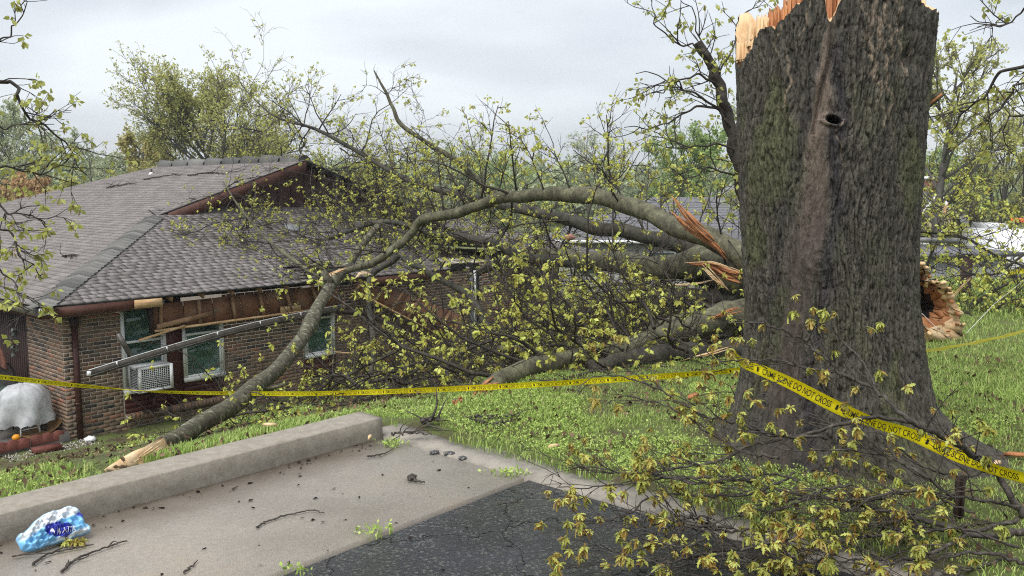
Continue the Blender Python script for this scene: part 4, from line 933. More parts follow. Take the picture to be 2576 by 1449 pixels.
def tongue():
    up_ = [(262, 1181), (282, 1168), (312, 1152), (340, 1138), (368, 1122), (390, 1108), (410, 1100)]; dn = [(266, 1183), (290, 1177), (322, 1170), (345, 1166), (362, 1152), (385, 1140), (412, 1128)]
    V = []; n = 7; top = []; bot = []
    for k in range(n):
        Y = 5.25 + .8 * k / 6; a, b = at(*up_[k], Y + .05), at(*dn[k], Y - .03)
        for t in (0, .33, .66, 1): p = a + (b - a) * t + rng.normal(size=3) * .006 + np.array([0, 0, .018 * math.sin(t * 3.1)]); top.append(p - lo_)
    th = np.array([.01, .02, -.035]); V = top + [p + th for p in top]; m = 4; N_ = n * m
    F = [(k * m + i, (k + 1) * m + i, (k + 1) * m + i + 1, k * m + i + 1) for k in range(n - 1) for i in range(3)]; F += [tuple(q + N_ for q in f[::-1]) for f in F]
    F += [(k * m, k * m + N_, (k + 1) * m + N_, (k + 1) * m) for k in range(n - 1)] + [(k * m + 3, (k + 1) * m + 3, (k + 1) * m + 3 + N_, k * m + 3 + N_) for k in range(n - 1)] + [(0, 1, 1 + N_, N_), (1, 2, 2 + N_, 1 + N_), (2, 3, 3 + N_, 2 + N_)]
    MB().add(V, F).build('peeled_wood', MATS['fresh_wood'], lr)
tongue()
torn(lr, lo_, [(405, 1118, 5.95), (380, 1134, 5.75), (350, 1152, 5.6)], [.03, .025, .01])
torn(lr, lo_, [(822, 730, 13.2), (826, 745, 13.1), (822, 758, 13.0)], [.02, .05, .03])
MB().tube(np.array([at(835, 720, 13.6), at(822, 700, 13.5), at(812, 680, 13.5)]) - lo_, [.09, .07, .04], 9, wob=.05).build('fork', MATS['lichen_bark'], lr, smooth=True)
MB().tube(np.array([at(650, 985, 8.6), at(690, 975, 8.5), at(720, 966, 8.4)]) - lo_, [.03, .02, .016], 7).build('side_stub', MATS['lichen_bark'], lr, smooth=True)
cw = Crown()
for (x, y, Y, x1, y1) in ((770, 830, 11.2, 720, 760), (700, 920, 9.4, 640, 870), (640, 975, 8.4, 620, 880), (600, 1000, 7.9, 660, 930), (560, 1035, 7.4, 590, 1080)):
    p, q = at(x, y, Y), at(x1, y1, Y); cw.side(p, q - p, np.linalg.norm(q - p) * 1.6, .008, tert=5, twl=.35, leaf=.35, ntw=3, keep=False)
tag(many_tubes('twigs', [(P - lo_, r) for P, r in cw.tw], 3, MATS['twig_bark'], lr), kind='stuff')
leaves('foliage', np.array(cw.tips) - lo_, 5, .055, 'spring_leaf', lr)
r2, o2, _, _ = limb_thing('fallen_log', [(950, 1072, 6.0, .055), (985, 1062, 6.05, .06), (1040, 1050, 6.15, .062), (1095, 1046, 6.25, .06), (1135, 1035, 6.35, .055), (1152, 1012, 6.4, .045)], 'short mossy log with a torn end beside the tip of the concrete wall', 'limb_bark', 'log')
torn(r2, o2, [(1140, 1030, 6.3), (1152, 1012, 6.3), (1158, 1003, 6.3)], [.03, .04, .035], 'red_wood')
# ------------------------------------------------------------------ foreground branch with oak leaf clusters
def zdepth(y, z): 
    d = ray(1800, y); t = (z - EYE) / d[2]; return d[1] * t
def fy(y, h): return min(zdepth(y, h), 4.2)
fb = empty('fallen_branch', us(4.3, .6, 0), 0, 'broken leafy oak branch with lichened stems spread in front of the big trunk', 'branch')
fo = np.array(fb.location)
FST = [
 ([(2575, 1300, .03), (2540, 1248, .12), (2495, 1176, .25), (2427, 1130, .4), (2358, 1089, .5), (2304, 1066, .55), (2258, 1034, .6), (2204, 984, .66), (2131, 948, .7), (2058, 887, .75), (2004, 847, .8), (1922, 816, .8), (1834, 811, .8)], .024, .004),
 ([(2150, 955, .7), (2092, 931, .72), (2024, 926, .72), (1956, 908, .75), (1855, 906, .75), (1780, 911, .75)], .010, .003),
 ([(2204, 980, .66), (2160, 898, .8), (2119, 857, .86), (2078, 808, .9)], .008, .003),
 ([(2575, 1335, .10), (2472, 1349, .10), (2358, 1317, .12), (2245, 1289, .16), (2154, 1267, .2), (2040, 1248, .22), (1949, 1230, .24), (1880, 1203, .27), (1812, 1198, .27)], .020, .004),
 ([(2560, 1275, .1), (2495, 1262, .16), (2404, 1251, .2), (2290, 1237, .24), (2213, 1251, .22), (2140, 1257, .22)], .012, .004),
 ([(2304, 1066, .5), (2220, 1050, .5), (2131, 1062, .48), (2040, 1089, .44), (1949, 1107, .42), (1880, 1125, .4), (1789, 1166, .34), (1721, 1171, .32), (1630, 1194, .28), (1539, 1185, .28), (1471, 1171, .28), (1425, 1180, .27)], .014, .003),
 ([(1960, 1150, .4), (1899, 1144, .4), (1858, 1130, .42), (1789, 1094, .46), (1721, 1044, .55), (1653, 1012, .6), (1575, 998, .62)], .009, .003),
 ([(2080, 1100, .45), (1949, 1094, .46), (1858, 1066, .5), (1767, 1044, .54), (1698, 1007, .6), (1630, 966, .66), (1539, 943, .7), (1471, 912, .74)], .010, .003),
 ([(2330, 1330, .1), (2267, 1308, .12), (2176, 1349, .08), (1994, 1385, .05), (1903, 1374, .06), (1812, 1385, .05), (1721, 1405, .04), (1657, 1421, .03)], .011, .005),
 ([(2560, 1310, .1), (2495, 1321, .1), (2427, 1349, .1), (2358, 1385, .08), (2267, 1408, .07), (2176, 1444, .05), (2130, 1470, .03)], .014, .006),
 ([(1900, 1210, .25), (1789, 1203, .26), (1676, 1203, .26), (1607, 1212, .24), (1494, 1226, .22), (1403, 1225, .22)], .009, .003),
 ([(1949, 1235, .22), (1812, 1248, .2), (1721, 1244, .2), (1630, 1253, .18), (1585, 1289, .12), (1516, 1312, .08), (1430, 1317, .06)], .009, .003),
 ([(1780, 1300, .15), (1785, 1330, .1), (1815, 1370, .06), (1840, 1403, .03), (1990, 1395, .04)], .007, .005),
 ([(2400, 1250, .2), (2310, 1190, .32), (2230, 1150, .38), (2120, 1130, .42), (2000, 1135, .42), (1900, 1110, .45)], .010, .003),
 ([(2495, 1176, .25), (2420, 1200, .2), (2330, 1175, .3), (2250, 1140, .36), (2160, 1120, .4)], .009, .003),
 ([(2575, 1420, .05), (2480, 1390, .08), (2380, 1400, .07), (2290, 1440, .05)], .012, .006),
 ([(2560, 1380, .1), (2420, 1330, .14), (2300, 1340, .12), (2200, 1320, .14), (2080, 1330, .12), (1960, 1340, .1)], .009, .003),
 ([(2040, 1250, .22), (1960, 1280, .2), (1870, 1290, .18), (1780, 1320, .14), (1690, 1330, .12)], .008, .003),
 ([(2154, 1267, .2), (2060, 1300, .18), (1990, 1340, .13), (1930, 1400, .06)], .008, .003),
]
M('oak_leaf', [(0, (.32, .31, .065)), (.4, (.44, .46, .10)), (.75, (.52, .55, .16)), (1, (.40, .34, .07))], src='object', scale=40, rough=.5, trans=.35)
M('oak_catkin', [(0, (.28, .17, .045)), (.6, (.38, .26, .07)), (1, (.44, .36, .12))], src='object', scale=40, rough=.7, trans=.3)
M('oak_leaf_mass', [(0, (.28, .17, .04)), (.3, (.26, .27, .055)), (.7, (.38, .41, .09)), (1, (.42, .46, .12))], src='island', scale=40, rough=.5, trans=.35)
def oak_leaf(d, s, nrm):
    side = np.cross(d, nrm); st = [(0, .015), (.14, .10), (.24, .06), (.40, .24), (.47, .09), (.63, .27), (.71, .10), (.86, .14), (1, .0)]
    V = []
    for t, w in st:
        c = d * s * t + nrm * s * (-.35 * t * t); V += [c + side * w * s + nrm * s * .12 * (w > .05), c, c - side * w * s + nrm * s * .12 * (w > .05)]
    F = [(3 * i + j, 3 * i + j + 1, 3 * i + 4 + j, 3 * i + 3 + j) for i in range(8) for j in (0, 1)]
    return V, F
def cluster_mesh(seed):
    mb = MB(); nl = 0; k = R.randint(5, 7)
    for i in range(k):
        d = unit(np.array([math.cos(i * 2.4 + seed), math.sin(i * 2.4 + seed), R.uniform(-.9, .35)])); n = unit(np.cross(np.cross(d, [0, 0, 1]), d) + rng.normal(size=3) * .3)
        n = unit(n - d * (n @ d)); V, F = oak_leaf(d, R.uniform(.03, .05), n); mb.add(V, F); nl += len(F)
    nc = 0
    for i in range(R.randint(6, 9)):
        p = rng.normal(size=3) * .007; q = p + np.array([R.uniform(-.02, .02), R.uniform(-.02, .02), -R.uniform(.025, .06)]); m = (p + q) / 2 + rng.normal(size=3) * .006
        for j, (s, e) in enumerate(((p, m), (m, q))):
            w = .0045; x = np.array([w, 0, 0]); y = np.array([0, w, 0])
            mb.add([s - x, s + x, e + x, e - x, s - y, s + y, e + y, e - y], [(0, 1, 2, 3), (4, 5, 6, 7)]); nc += 2
    o = mb.build('leaf_cluster', [MATS['oak_leaf'], MATS['oak_catkin']]); me = o.data
    me.polygons.foreach_set('material_index', np.array([0] * nl + [1] * nc, np.int32)); bpy.data.objects.remove(o); return me
CLM = [cluster_mesh(i) for i in range(10)]
def put_cluster(p, parent, off, sc=1.):
    o = link('leaf_cluster', R.choice(CLM), parent); o.location = tuple(np.asarray(p) - off); o.rotation_euler = (R.uniform(-.6, .6), R.uniform(-.6, .6), R.uniform(0, 6.28)); s = sc * R.uniform(.75, 1.25); o.scale = (s, s, s)
fcr = Crown(); ftips = []
bark_mat('fore_bark', False, [(.3, (.026, .021, .018)), (.5, (.055, .046, .038)), (.66, (.095, .084, .068)), (.8, (.24, .24, .20))], vs=26, bstr=.5, bd=.006, zst=1, fine=60)
for _ in range(22):                        # finer stems woven through the low heap
    x, y = rng.uniform(1750, 2560), rng.uniform(1190, 1400); h0 = max(.03, .40 - (y - 1150) / 650.); pts_ = []
    dx, dy = -rng.uniform(45, 85), rng.uniform(-22, 24)
    for q in range(6): pts_.append((x + dx * q, y + dy * q + rng.normal() * 9, max(.03, h0 * (1 - .08 * q) + rng.normal() * .02)))
    FST.append((pts_, rng.uniform(.005, .011), .002))
for pts, r0, r1 in FST:
    P = np.array([at(x, y, fy(y, h)) for x, y, h in pts]); P[:, 2] = np.maximum(P[:, 2], .02); n = max(14, 6 * len(P)); Q = spline(P, n) + rng.normal(size=(n, 3)) * .004
    rr = np.linspace(r0, r1, n) * .8 * (1 + .03 * rng.normal(size=n))
    MB().tube(Q - fo, rr, 8, wob=.04).build('stem', MATS['fore_bark'], fb, smooth=True)
    ln = np.linalg.norm(np.diff(Q, axis=0), axis=1).sum()
    for k in range(int(ln * 14)):
        i = int(rng.uniform(.12, .98) * (n - 2)); d = unit(Q[i + 1] - Q[i]); v = perp(d); v[2] = abs(v[2]) * .5
        T = walk(Q[i], d * .9 + v * .8, rng.uniform(.10, .34), 5, .16, .0); T[:, 2] = np.maximum(T[:, 2], .012)
        fcr.tw.append((T, np.linspace(min(.0036, rr[i] * .6), .0013, 5)))
        for m in range(2):
            j = rng.integers(1, 4); dd = unit(T[j + 1] - T[j]); X = walk(T[j], dd + perp(dd) * .7, rng.uniform(.04, .12), 3, .2, 0); X[:, 2] = np.maximum(X[:, 2], .012); fcr.tw.append((X, np.array([.0018, .0015, .0011])))
            if rng.random() < .2: ftips.append(X[-1])
        if rng.random() < .42: ftips.append(T[-1])
tag(many_tubes('twigs', [(P - fo, r) for P, r in fcr.tw], 5, MATS['fore_bark'], fb), kind='stuff')
R.shuffle(ftips); print('fore clusters', len(ftips))
dense = [p for p in ftips]
for p in dense[:270]: put_cluster(p, fb, fo, .78)
for x, y in ((1795, 845), (1788, 872), (1842, 850), (1800, 905), (1832, 880), (1775, 938), (1758, 962), (1850, 932), (1815, 960), (1878, 905), (1745, 1000), (1790, 990), (1835, 1000), (1880, 985), (1720, 1020), (1900, 1010), (1860, 1040), (1815, 1045), (1930, 960), (1690, 990), (2075, 948), (2060, 935), (1960, 1030), (2010, 1060)):
    c = at(x, y, 4.15 + rng.normal() * .06); q = c + np.array([rng.uniform(.05, .12), 0, rng.uniform(-.08, .05)]); MB().tube(np.array([q, (q + c) / 2 + rng.normal(size=3) * .008, c]) - fo, [.003, .0025, .0016], 5).build('shoot', MATS['fore_bark'], fb)
    put_cluster(c, fb, fo, .8)
rest_p = np.array(dense[270:640]); VV, FF, nn_ = [], [], 0
for p in rest_p:
    me = R.choice(CLM); v = np.array([q.co[:] for q in me.vertices]) @ np.array(Matrix.Rotation(R.uniform(0, 6.28), 3, 'Z')).T * R.uniform(.6, 1.0) + p - fo; VV.append(v); FF.append(np.array([q.vertices[:] for q in me.polygons]) + nn_); nn_ += len(v)
if len(rest_p): tag(bulk('leaf_clusters', np.concatenate(VV), np.concatenate(FF), MATS['oak_leaf_mass'], fb), kind='stuff')
# ------------------------------------------------------------------ barrier tape
M('yellow_tape', [(.35, (.62, .50, .005)), (.65, (.76, .63, .012))], scale=3, rough=.35, trans=.2)
M('pale_tape', [(.35, (.64, .55, .06)), (.65, (.72, .64, .12))], scale=3, rough=.35, trans=.3)
M('tape_ink', (.012, .011, .008), rough=.5)
def text_mesh(body, size=1.):
    cu = bpy.data.curves.new('t', 'FONT'); cu.body = body; cu.size = size; cu.offset = .006; o = bpy.data.objects.new('t', cu); COL.objects.link(o)
    bpy.context.view_layer.update(); dg = bpy.context.evaluated_depsgraph_get(); me = bpy.data.meshes.new_from_object(o.evaluated_get(dg))
    V = np.array([v.co[:] for v in me.vertices]); F = [tuple(p.vertices) for p in me.polygons]
    bpy.data.objects.remove(o); bpy.data.meshes.remove(me); return V, F
TXV, TXF = text_mesh('CRIME SCENE DO NOT CROSS')
TXW = TXV[:, 0].max() - TXV[:, 0].min(); TXV[:, 0] -= TXV[:, 0].min(); TXH = TXV[:, 1].max() - TXV[:, 1].min(); TXV[:, 1] = (TXV[:, 1] - TXV[:, 1].min()) / TXH
def tape(pts, width, period, label, mat='yellow_tape', n=160, lettering=True, group=None):
    """pts: (x, y, depth, roll) along the ribbon"""
    P = np.array([at(x, y, Y) for x, y, Y, r in pts]); C = spline(P, n); roll = np.interp(np.linspace(0, 1, n), np.linspace(0, 1, len(pts)), [p[3] for p in pts])
    T = unit(np.gradient(C, axis=0)); V0 = np.cross(T, np.cross(np.array([0, 0, 1.]), T)); V0 = unit(V0); B0 = np.cross(T, V0)
    s = np.concatenate([[0], np.cumsum(np.linalg.norm(np.diff(C, axis=0), axis=1))])
    roll = roll + .10 * np.sin(s * 5.1) + .06 * np.sin(s * 11.7)
    Wd = V0 * np.cos(roll)[:, None] + B0 * np.sin(roll)[:, None]; Nn = np.cross(T, Wd)
    root = empty('barrier_tape', C[n // 2], 0, label, 'tape', group); o = np.array(root.location)
    m = 4; rows = np.stack([C + Wd * (k / m - .5) * width + Nn * (.004 * math.sin(k * 1.9)) for k in range(m + 1)], 1) - o
    i = np.arange(n - 1)[:, None] * (m + 1); j = np.arange(m)[None]; F = np.stack([i + j, i + m + 1 + j, i + m + 2 + j, i + j + 1], -1).reshape(-1, 4)
    bulk('ribbon', rows.reshape(-1, 3), F, MATS[mat], root, smooth=True)
    if lettering:
        fac = np.sign(((CAM - C) * Nn).sum(1).mean()) or 1; mb = MB(); a = .05; wtxt = period * .86
        while a + wtxt < s[-1]:
            q = a + TXV[:, 0] / TXW * wtxt; h = (TXV[:, 1] - .5) * width * .52
            f = lambda arr: np.stack([np.interp(q, s, arr[:, k]) for k in range(3)], 1)
            mb.add(f(C) + f(Wd) * h[:, None] + f(Nn) * fac * .005 - o, TXF); 
            e = a + wtxt + period * .07; ee = np.array([e - .006, e + .006, e + .006, e - .006]); hh = np.array([-.2, -.2, .2, .2]) * width
            g = lambda arr: np.stack([np.interp(ee, s, arr[:, k]) for k in range(3)], 1)
            mb.add(g(C) + g(Wd) * hh[:, None] + g(Nn) * fac * .005 - o, [(0, 1, 2, 3)])
            a += period
        tag(mb.build('lettering', MATS['tape_ink'], root), kind='stuff')
    return root
tape([(-160, 930, 7.2, .1), (0, 948, 7.7, .1), (150, 965, 8.1, .15), (250, 974, 8.3, .6), (340, 982, 8.4, 1.2), (430, 986, 8.4, .7), (560, 989, 8.2, .15), (780, 990, 7.7, .0), (1000, 984, 7.1, .0), (1300, 970, 6.5, .05), (1600, 951, 6.1, .2), (1760, 939, 5.9, .35), (1890, 928, 5.75, .4)], .046, .30, 'long yellow lettered tape stretched across the lawn in front of the house', n=260)
tape([(1845, 880, 5.1, .1), (1862, 908, 4.85, .1), (1900, 925, 4.65, .05), (1990, 965, 4.5, .0), (2100, 1022, 4.42, .1), (2200, 1064, 4.35, .35), (2290, 1092, 4.25, .1), (2400, 1142, 4.15, -.1), (2500, 1180, 4.05, .2), (2575, 1202, 3.95, .35), (2700, 1240, 3.8, .3)], .068, .46, 'lettered yellow tape slanting across the big trunk behind the leafy branch', n=160)
tape([(2285, 886, 5.3, .5), (2330, 882, 5.6, .9), (2400, 871, 6.2, .9), (2490, 853, 7.2, .8), (2575, 833, 8.2, .7), (2700, 800, 9.6, .6)], .062, .4, 'faded blank tape running off to the right behind the big trunk', 'pale_tape', lettering=False)
tape([(2490, 690, 20, .2), (2540, 686, 20, .2), (2575, 682, 20, .2), (2700, 672, 20, .2)], .11, 1, 'distant yellow tape strung in front of the white van', lettering=False, n=30)
# ------------------------------------------------------------------ storm damage hanging on the house front
def soffit_panel(name, corners, label, studs, y=-.2, tilt=0., rails=True):
    """corners (x, z) house local: top left, top right, bottom right, bottom left"""
    root = empty(name, H(corners[3][0], y, corners[3][1]), RZ, label, 'soffit panel'); o = np.array([corners[3][0], y, corners[3][1]])
    c = [np.array([x, y + tilt * k, z]) - o for (x, z), k in zip(corners, (0, 0, 1, 1))]
    nb = 7
    for i in range(nb):                              # plywood sheet in ragged pieces
        t0, t1 = i / nb + .002, (i + 1) / nb - .002
        a, b = c[0] + (c[1] - c[0]) * t0, c[0] + (c[1] - c[0]) * t1; d, e = c[3] + (c[2] - c[3]) * t0, c[3] + (c[2] - c[3]) * t1
        th = np.array([0, .012, 0]); V = [d, e, b, a, d + th, e + th, b + th, a + th]
        MB().add(V, [(0, 1, 2, 3), (7, 6, 5, 4), (0, 4, 5, 1), (1, 5, 6, 2), (2, 6, 7, 3), (3, 7, 4, 0)]).build('plywood', MATS['stained_plywood'], root)
    for t in studs:
        a = c[0] + (c[1] - c[0]) * t; b = c[3] + (c[2] - c[3]) * t; f = np.array([0, -.045, 0])
        MB().obox(b + f, a + f, .05, .08, up=(0, 1, 0)).build('stud', MATS['old_lumber'], root)
    if rails:
        f = np.array([0, -.045, .0]); MB().obox(c[3] + f, c[2] + f, .09, .035, up=(0, 0, 1), jit=.006).build('rail', MATS['raw_wood'], root)
    return root, o
sp, so_ = soffit_panel('hanging_soffit', [(1.50, -.40), (5.55, -.36), (5.75, -.83), (1.48, -.87)], 'torn brown soffit panel with bare studs hanging above the windows', [.03, .21, .38, .53, .68, .84], y=-.16)
MB().obox(np.array([1.52, -.24, -.80]) - so_, np.array([2.6, -.24, -.66]) - so_, .05, .09, jit=.006).build('loose_board', MATS['old_lumber'], sp)
MB().obox(np.array([1.18, -.27, -1.0]) - so_, np.array([2.05, -.24, -.84]) - so_, .05, .035, jit=.006).build('loose_board', MATS['raw_wood'], sp)
MB().box(np.array([4.1, -.235, -.84]) - so_, np.array([4.6, -.225, -.70]) - so_, .01).build('loose_board', MATS['raw_wood'], sp)
MB().obox(np.array([1.44, -.22, -.90]) - so_, np.array([1.40, -.22, -.36]) - so_, .09, .05).build('end_board', MATS['dark_slat'], sp)
soffit_panel('fallen_soffit', [(6.15, -.20), (9.30, -1.46), (8.85, -2.02), (5.85, -.50)], 'fallen brown soffit panel leaning down across the right brick wall', [.02, .2, .36, .52, .68, .84, .97], y=-.3)
M('gutter_brown', [(.3, (.05, .043, .036)), (.7, (.10, .088, .074))], scale=6, rough=.45)
def gutter(name, pts, label, mat, w=.105, extra=True):
    P = spline(np.array([H(*p) for p in pts]), 24); root = empty(name, P[0], 0, label, 'gutter'); o = np.array(root.location)
    prof = [(-.5, .5), (-.5, -.5), (.30, -.5), (.5, -.05), (.5, .42), (.44, .42), (.43, -.03), (.27, -.43), (-.43, -.43), (-.43, .5)]
    T = unit(np.gradient(P, axis=0)); fr = -B_; V = []
    for i in range(24):
        up = unit(np.array([0, 0, 1]) - T[i] * T[i][2]); f = unit(np.cross(T[i], up)); f = f if f @ fr > 0 else -f
        a = math.radians(38); f2 = f * math.cos(a) + up * math.sin(a); u2 = up * math.cos(a) - f * math.sin(a)
        for q in prof: V.append(P[i] + f2 * q[0] * w + u2 * q[1] * w)
    m = len(prof); F = [(i * m + j, i * m + (j + 1) % m, (i + 1) * m + (j + 1) % m, (i + 1) * m + j) for i in range(23) for j in range(m)] + [tuple(range(m)), tuple(reversed(range(23 * m, 24 * m)))]
    MB().add(np.array(V) - o, F).build('channel', MATS[mat], root)
    if mat == 'gutter_brown': MB().tube(np.array([V[i * m + 2] for i in range(24)]) - o, .007, 5).build('lip', MATS['gutter_metal'], root); MB().tube(np.array([V[i * m + 4] for i in range(24)]) - o, .009, 5).build('lip', MATS['white_vinyl'], root)
    return root, o, P
g1, go_, GP = gutter('fallen_gutter', [(.18, -.55, -1.40), (1.0, -.5, -1.28), (2.2, -.42, -1.12), (3.3, -.36, -1.0), (4.4, -.32, -.92), (5.6, -.28, -.86)], 'long fallen roof gutter hanging in front of the two windows', 'gutter_brown')
for i in (3, 7, 11, 15, 19): MB().box(GP[i] - go_ + [-.012, -.07, -.03], GP[i] - go_ + [.012, -.055, .07]).build('hanger', MATS['white_vinyl'], g1)
MB().obox(H(.95, -.47, -1.26) - go_, H(.72, -.47, -.80) - go_, .075, .055, up=(0, 1, 0)).build('outlet_pipe', MATS['gutter_metal'], g1)
MB().box(GP[0] - go_ + [-.02, -.04, -.03], GP[0] - go_ + [.05, -.02, .05], .01).build('end_cap', MATS['white_vinyl'], g1)
gutter('bent_gutter', [(5.45, -.32, -.92), (6.2, -.36, -1.05), (6.9, -.40, -1.40), (7.7, -.42, -1.80), (8.3, -.45, -1.98), (8.9, -.45, -2.08)], 'bent dark gutter strip below the fallen soffit panel', 'gutter_dark', w=.085)
pr, po = empty('propped_pipe', H(1.35, -.16, -2.33), RZ, 'broken maroon pipe length propped under the air conditioner', 'pipe'), np.array([1.35, -.16, -2.33])
MB().obox(np.array([1.42, -.14, -2.32]) - po, np.array([1.52, -.10, -1.98]) - po, .06, .05, up=(0, 1, 0)).build('pipe', MATS['downpipe'], pr)
MB().box((-.10, -.04, -.008), (.16, .05, .012), .006).build('foot', MATS['dark_slat'], pr)
# ------------------------------------------------------------------ window air conditioner
ac = empty('air_conditioner', H(1.0, -.06, -1.93), RZ, 'white window air conditioner in the left window above the tape', 'air conditioner')
M('ac_white', [(.3, (.60, .61, .61)), (.7, (.74, .75, .74))], scale=9, rough=.45); M('ac_dark', (.035, .04, .045), rough=.7); M('ac_grey', [(.3, (.30, .31, .31)), (.7, (.42, .43, .43))], scale=6, rough=.6)
def acb(lo, hi, name, mat, j=0): return MB().box(np.array(lo) - [1.0, -.06, -1.93], np.array(hi) - [1.0, -.06, -1.93], j).build(name, MATS[mat], ac)
X0, X1, Z0, Z1, YF = 1.03, 1.66, -1.90, -1.45, -.5
acb((X0 + .012, YF + .03, Z0 + .012), (X1 - .012, -.065, Z1 - .012), 'core', 'ac_dark')
acb((X0, YF + .02, Z1 - .012), (X1, -.07, Z1), 'top_panel', 'ac_white'); acb((X0, YF + .02, Z0), (X1, -.07, Z0 + .012), 'bottom_panel', 'ac_white'); acb((X1 - .012, YF + .02, Z0 + .012), (X1, -.07, Z1 - .012), 'side_panel', 'ac_grey')
for lo, hi in (((X0, YF, Z0), (X0 + .05, YF + .019, Z1)), ((X1 - .06, YF, Z0), (X1, YF + .019, Z1)), ((X0 + .05, YF, Z1 - .045), (X1 - .06, YF + .019, Z1)), ((X0 + .05, YF, Z0), (X1 - .06, YF + .019, Z0 + .04))): acb(lo, hi, 'front_frame', 'ac_white')
for i in range(14): x = X0 + .055 + i * .0362; acb((x, YF + .006, Z0 + .04), (x + .007, YF + .014, Z1 - .045), 'grille_bar', 'ac_white')
for i in range(11): z = Z0 + .05 + i * .0325; acb((X0 + .05, YF + .003, z), (X1 - .06, YF + .0058, z + .007), 'grille_bar', 'ac_white')
for lo, hi in (((X0, YF + .02, Z0 + .012), (X0 + .012, YF + .09, Z1 - .012)), ((X0, -.16, Z0 + .012), (X0 + .012, -.07, Z1 - .012)), ((X0, YF + .09, Z0 + .012), (X0 + .012, -.16, Z0 + .06)), ((X0, YF + .09, Z1 - .06), (X0 + .012, -.16, Z1 - .012))): acb(lo, hi, 'side_panel', 'ac_grey')
for i in range(11): z = Z0 + .07 + i * .029; acb((X0 + .002, YF + .09, z), (X0 + .012, -.16, z + .012), 'louvre', 'ac_grey')
# ------------------------------------------------------------------ patio corner
tag(sheet('patio_paving', [(U0 - 3.4, S0 - .1), (U0 - .01, S0 - .1), (U0 - .01, S0 + 5), (U0 - 3.4, S0 + 5)], -2.8, -2.46, MATS['patio_concrete']), kind='structure')
PZ = -2.46
M('red_edging', [(.3, (.085, .024, .018)), (.7, (.14, .045, .033))], scale=8, rough=.7, bump=.3, bscale=60)
M('white_film', [(.3, (.46, .48, .50)), (.7, (.66, .68, .69))], scale=9, rough=.25, trans=.35)
for k, lab in enumerate(('red scalloped edging block at the left end of the patio border', 'red scalloped edging block in the middle of the patio border', 'red scalloped edging block beside the downpipe')):
    n = 24; w = .52; V = []; x0 = -1.72 + k * .55
    for i in range(n + 1):
        t = i / n; h = .085 + .028 * abs(math.sin(t * math.pi * 3))
        for y, z in ((-.022, -.06), (-.022, h), (.022, h), (.022, -.06)): V.append((t * w, y, z))
    F = [(i * 4 + j, (i + 1) * 4 + j, (i + 1) * 4 + j + 1, i * 4 + j + 1) for i in range(n) for j in range(3)] + [(0, 1, 2, 3), (n * 4 + 3, n * 4 + 2, n * 4 + 1, n * 4)]
    o = MB().add(V, F).build('edging_block', MATS['red_edging']); o.location = tuple(H(x0, -.16 + .03 * k, PZ - .03)); o.rotation_euler = (0, 0, RZ + .05 * (k - 1)); tag(o, lab, 'edging', 'scalloped edging blocks of the patio')
br = MB().box((0, 0, 0), (.42, .17, .08), .006).build('loose_block', MATS['red_edging']); br.location = tuple(H(-.72, -.52, -2.585)); br.rotation_euler = (0, 0, RZ - .05); tag(br, 'loose red paver block lying in front of the patio border', 'block')
M('mat_brown', [(.3, (.10, .055, .022)), (.7, (.19, .11, .045))], scale=30, rough=.95, bump=.5, bscale=200)
V = []; n = 10
for i in range(n + 1):
    for j in range(7): V.append((i * .07, j * .075, .012 + .16 * max(0, (i - 6) / 4) ** 1.5 + .02 * math.sin(j)))
dm = MB().add(V, [(i * 7 + j, (i + 1) * 7 + j, (i + 1) * 7 + j + 1, i * 7 + j + 1) for i in range(n) for j in range(6)]); mat_o = empty('door_mat', H(-.62, -.02, PZ + .01), RZ + .35, 'curled brown coir door mat lying beside the covered grill', 'door mat')
dm.build('mat', MATS['mat_brown'], mat_o)
sc_ = [(.1 + .045 * i, .2 + .05 * math.sin(i * 1.9), .02) for i in range(10)]
MB().tube(spline(np.array(sc_), 40), .009, 5, flat=.3).build('script', MATS['tape_ink'], mat_o)
gr = empty('covered_grill', H(-.52, .42, PZ), RZ, 'kettle grill under a white plastic sheet at the house corner', 'grill')
def cover():
    n, prof = 56, [(.02, .86), (.12, .855), (.22, .82), (.29, .74), (.33, .64), (.345, .5), (.34, .4), (.36, .3), (.35, .2)]; V = []
    for k, (r, z) in enumerate(prof):
        for i in range(n):
            t = i * 2 * math.pi / n; f = 1.14 + (.05 + .02 * k) * math.sin(t * 5 + k * .5) * (k / 8) + .04 * math.sin(t * 9 + 2) * (k / 8) + .05 * rng.normal() * .5
            V.append((r * f * math.cos(t), r * f * .9 * math.sin(t), z + (.02 * math.sin(t * 3 + 1) + .02 * math.sin(t * 7)) * (k / 8) ** 2 + .012 * rng.normal()))
    V.append((0, 0, .87)); F = [(k * n + i, (k + 1) * n + i, (k + 1) * n + (i + 1) % n, k * n + (i + 1) % n) for k in range(len(prof) - 1) for i in range(n)]
    mb = MB().add(V, F + [(i, (i + 1) % n, len(V) - 1) for i in range(n)]); mb.build('plastic_sheet', MATS['white_film'], gr)
cover()
for x, y in ((-.15, -.22), (.16, -.2), (.12, .2)): MB().tube([(x, y, 0), (x * .8, y * .8, .35)], .014, 8).build('leg', MATS['white_vinyl'], gr)
MB().tube([(-.15, -.2, .12), (.16, -.18, .12)], .008, 6).build('rail', MATS['white_vinyl'], gr)
th_ = np.linspace(0, 2 * math.pi, 17); MB().tube([(.24 + .02 * 0, -.14 + .09 * math.cos(t), .10 + .09 * math.sin(t)) for t in th_], .022, 7, cap=False).build('wheel', M('black_rubber', (.012, .012, .012), rough=.7), gr)
